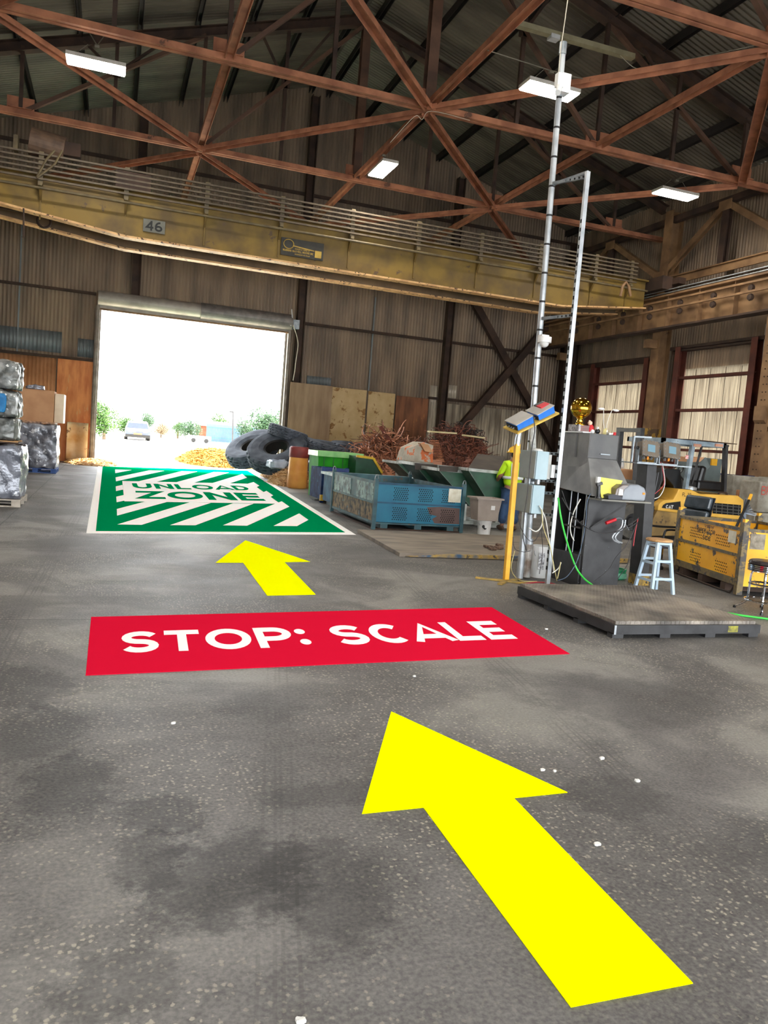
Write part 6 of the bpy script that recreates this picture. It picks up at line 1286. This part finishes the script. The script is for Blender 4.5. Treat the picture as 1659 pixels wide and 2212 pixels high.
for i, (pa, pb, Y, lab) in enumerate((((1594, 1058), (1622, 1062), 14.9, 'upright cardboard sheet, left of the pair by the marked block'), ((1622, 1060), (1642, 1064), 14.7, 'upright cardboard sheet, right of the pair by the marked block'))):
    a, c = PY(*pa, Y), PY(*pb, Y); tag(B().box(a.x, c.x, Y, Y+.05, 0, a.z).build('cardboard_sheet', mat('peach_card', (224, 168, 128), (206, 150, 112), sc=2), bevel=.005), lab, 'cardboard')
t = thing('grey_carton', (13.3, 16, 0), 'grey open carton seen through the forklift cab', 'box')
a = PY(1512, 988, 15.6); c = PY(1560, 992, 15.6); B().box(a.x, c.x, 15.6, 16.4, 0, a.z).build('body', mat('grey_board', (96, 108, 108), (84, 96, 96)), t)
B().prism([PY(1496, 1015, 15.4), PY(1525, 988, 15.4), PY(1534, 1008, 15.4), PY(1512, 1030, 15.4)], (0, .1, 0)).build('flap', mat('grey_board2', (118, 130, 132), (104, 116, 118)), t)
B().box(PY(1534, 1000, 15.35).x, PY(1546, 1000, 15.35).x, 15.3, 15.34, 1.7, 1.86).build('yellow_tag', yp, t)
tag(B().prism([PY(1490, 998, 15.2), PY(1492, 988, 15.2), PY(1522, 988, 15.2), PY(1512, 998, 15.2)], (0, .5, 0)).build('tan_carton', card), 'tan carton flap beside the grey carton', 'box')
t = thing('rough_stone_pile', (11.2, 15.5, 0), 'tan blocks stacked beyond the black machine, white bottle on top', 'block')
a = PY(1337, 1012, 14.9); c = PY(1372, 1020, 14.9); B().box(a.x, c.x, 14.9, 15.5, .8, a.z).build('upper_block', card, t, bevel=.03); B().box(a.x-.1, c.x+.1, 14.9, 15.5, 0, .8).build('lower_block', concrete, t, bevel=.03)
a = PY(1351, 1010, 14.95); tag(B().lathe([(0, 0), (.05, 0), (.06, .08), (.035, .2), (.01, .24), (0, .24)], (a.x, 15.1, PY(1337, 1012, 14.9).z), 16).build('white_bottle', white, smooth=True), 'white bottle on the tan blocks beyond the machine', 'bottle')
tag(B().bar(PY(1540, 1022, 16.4), PY(1605, 1029, 16.4), .04, .04).bar(PY(1605, 1029, 16.4), PY(1628, 1030, 16.4), .07, .06).build('long_pole', mat('navy_pole', (40, 44, 84), (30, 34, 66))), 'navy pole lying along the concrete blocks', 'pole')
tag(B().tube([PX(*p, 18.9) for p in ((1655, 700), (1640, 860), (1622, 1005), (1615, 1035))], .02, 6).build('wall_cable', wc), 'white cable running down the right wall near the riveted column', 'cable')

# ================================================================ FLOOR MARKINGS
yel = mat('fluorescent_yellow_vinyl', (248, 255, 0), (247, 254, 0), rough=.9, spec=.0)
red = mat('red_vinyl', (216, 24, 56), (215, 23, 55), rough=.9, spec=.0)
grv = mat('green_vinyl', (0, 136, 84), (0, 135, 83), rough=.9, spec=.0)
whv = mat('white_vinyl', (255, 255, 255), (254, 254, 254), rough=.9, spec=.0)
def decal(b, pts, z): return b.poly([G(x, y, z)-V((0, 0, 0)) for x, y in reversed(pts)])
def slab(pts, z0, z1):
    P = [G(x, y, z1) for x, y in pts]; ar = sum(P[i].x*P[(i+1) % len(P)].y-P[(i+1) % len(P)].x*P[i].y for i in range(len(P)))
    if ar < 0: P = P[::-1]
    return B().prism([V((p.x, p.y, z0)) for p in P], (0, 0, z1-z0))
tag(slab([(845, 1536.5), (1226, 1711), (1110, 1723), (1497, 2123), (1233, 2174.5), (914.5, 1743.5), (782, 1757)], .001, .004).build('arrow_marking', yel), 'large yellow arrow on the floor nearest the viewer', 'floor marking', 'yellow arrows on the floor')
tag(slab([(530, 1167), (670, 1213), (614.5, 1214), (682, 1284), (577, 1286), (525, 1215), (466, 1215)], .001, .004).build('arrow_marking', yel), 'small yellow arrow on the floor between the red and green signs', 'floor marking', 'yellow arrows on the floor')
t = thing('stop_sign_marking', G(700, 1385), 'red floor sign reading STOP: SCALE', 'floor marking')
slab([(185, 1458.5), (1231, 1412), (1062, 1311.5), (197, 1332.5)], .001, .004).build('red_field', red, t)
hf = homog([(0, 0), (1, 0), (1, 1), (0, 1)], [(259, 1411), (1118, 1379), (1061, 1340.5), (264, 1364.5)])
def txt(s, quad, m, par, z, **k):
    hf = homog([(0, 0), (1, 0), (1, 1), (0, 1)], quad); b = B(); lettering(b, s, lambda u, v: G(*hf(u, v), z), **k)
    o = b.build('lettering', m, par); return o
txt('STOP: SCALE', [(259, 1411), (1119, 1379.5), (1061, 1341), (264, 1365)], whv, t, .0055, t=.22, gap=.13)
t = thing('unload_zone_marking', G(420, 1080), 'green and white striped floor sign reading UNLOAD ZONE', 'floor marking')
slab([(186.3, 1151.9), (769.3, 1155.1), (543, 1015.4), (211.6, 1006.9)], .001, .003).build('white_border', whv, t)
slab([(207.1, 1146.8), (745.2, 1149.7), (535.1, 1016.6), (221.9, 1007.2)], .003, .006).build('green_field', grv, t)
zk = 0
A_ = lambda *p: [(180+x*.18083, 1000+y*.18083) for x, y in p]; B_ = lambda *p: [(480+x*.18083, 1000+y*.18083) for x, y in p]
b = B()
for pl in (A_((380, 78), (580, 84), (382, 122)), A_((385, 172), (790, 88), (972, 94), (390, 220)), A_((1175, 98), (1362, 104), (880, 224), (660, 219)),
           A_((1560, 108))+B_((80, 115))+A_((1320, 236), (1110, 230)), B_((240, 132), (298, 176), (90, 245))+A_((1540, 240)),
           A_((465, 215))+B_((305, 248), (412, 288), (495, 348), (578, 405), (672, 472), (632, 487))+A_((490, 458)),
           A_((387, 280), (468, 262), (475, 318), (390, 337)), A_((393, 403), (483, 383), (490, 450), (398, 470)),
           B_((305, 248), (375, 228), (445, 272), (412, 288)), B_((495, 348), (530, 333), (610, 388), (578, 405)),
           A_((400, 550), (735, 462), (1000, 466), (403, 630)), A_((405, 735), (1270, 470), (1525, 477), (697, 740)),
           A_((1035, 743))+B_((130, 482), (375, 487))+A_((1340, 745)), B_((8, 745), (632, 487), (672, 472), (712, 458), (803, 522), (298, 750)), B_((612, 752), (920, 602), (1030, 680), (893, 755))):
    zk += .0002; P = [G(x, y, .0068+zk) for x, y in pl]; ar = sum(P[i].x*P[(i+1) % len(P)].y-P[(i+1) % len(P)].x*P[i].y for i in range(len(P)))
    b.poly(P if ar > 0 else P[::-1])
b.build('white_stripes', whv, t)
txt('UNLOAD', [(289, 1054.8), (543, 1059.3), (528, 1049.5), (284.5, 1043.7)], grv, t, .0105, t=.23, gap=.14)
txt('ZONE', [(295.7, 1076.8), (575, 1081.9), (552, 1065), (292.3, 1060.2)], grv, t, .0105, t=.23, gap=.1)
# litter
wl = mat('white_litter', (226, 226, 220), (200, 200, 196)); rr = random.Random(5)
for i, (x, y) in enumerate(((1300, 1640), (1376, 1688), (1172, 1665), (648, 2208), (374, 1564), (1180, 1360), (1198, 1667), (895, 1462), (1290, 1826))):
    c = G(x, y); s_ = .009+.006*rr.random(); ww = ('beside the faint tyre track right of the big arrow', 'right of the big arrow, farther from the track', 'small dark-centred chip near the arrow tip, left one', 'at the bottom edge of the picture', 'left of the big arrow tip', 'near the corner of the platform scale', 'small chip near the arrow tip, right one', 'just in front of the red sign', 'right of the arrow shaft')[i]
    tag(B().crumple(c.x-s_, c.x+s_, c.y-s_*.7, c.y+s_*.7, .0, .012, amp=.004, fr=30, n=5, seed=i, rnd=.6).build('floor_litter', wl), 'white scrap of litter on the floor, '+ww, 'litter', 'scraps on the floor')
for o in list(bpy.data.objects):
    for k in ('label',):
        if o.parent is not None and k in o.keys() and o.type != 'EMPTY': pass
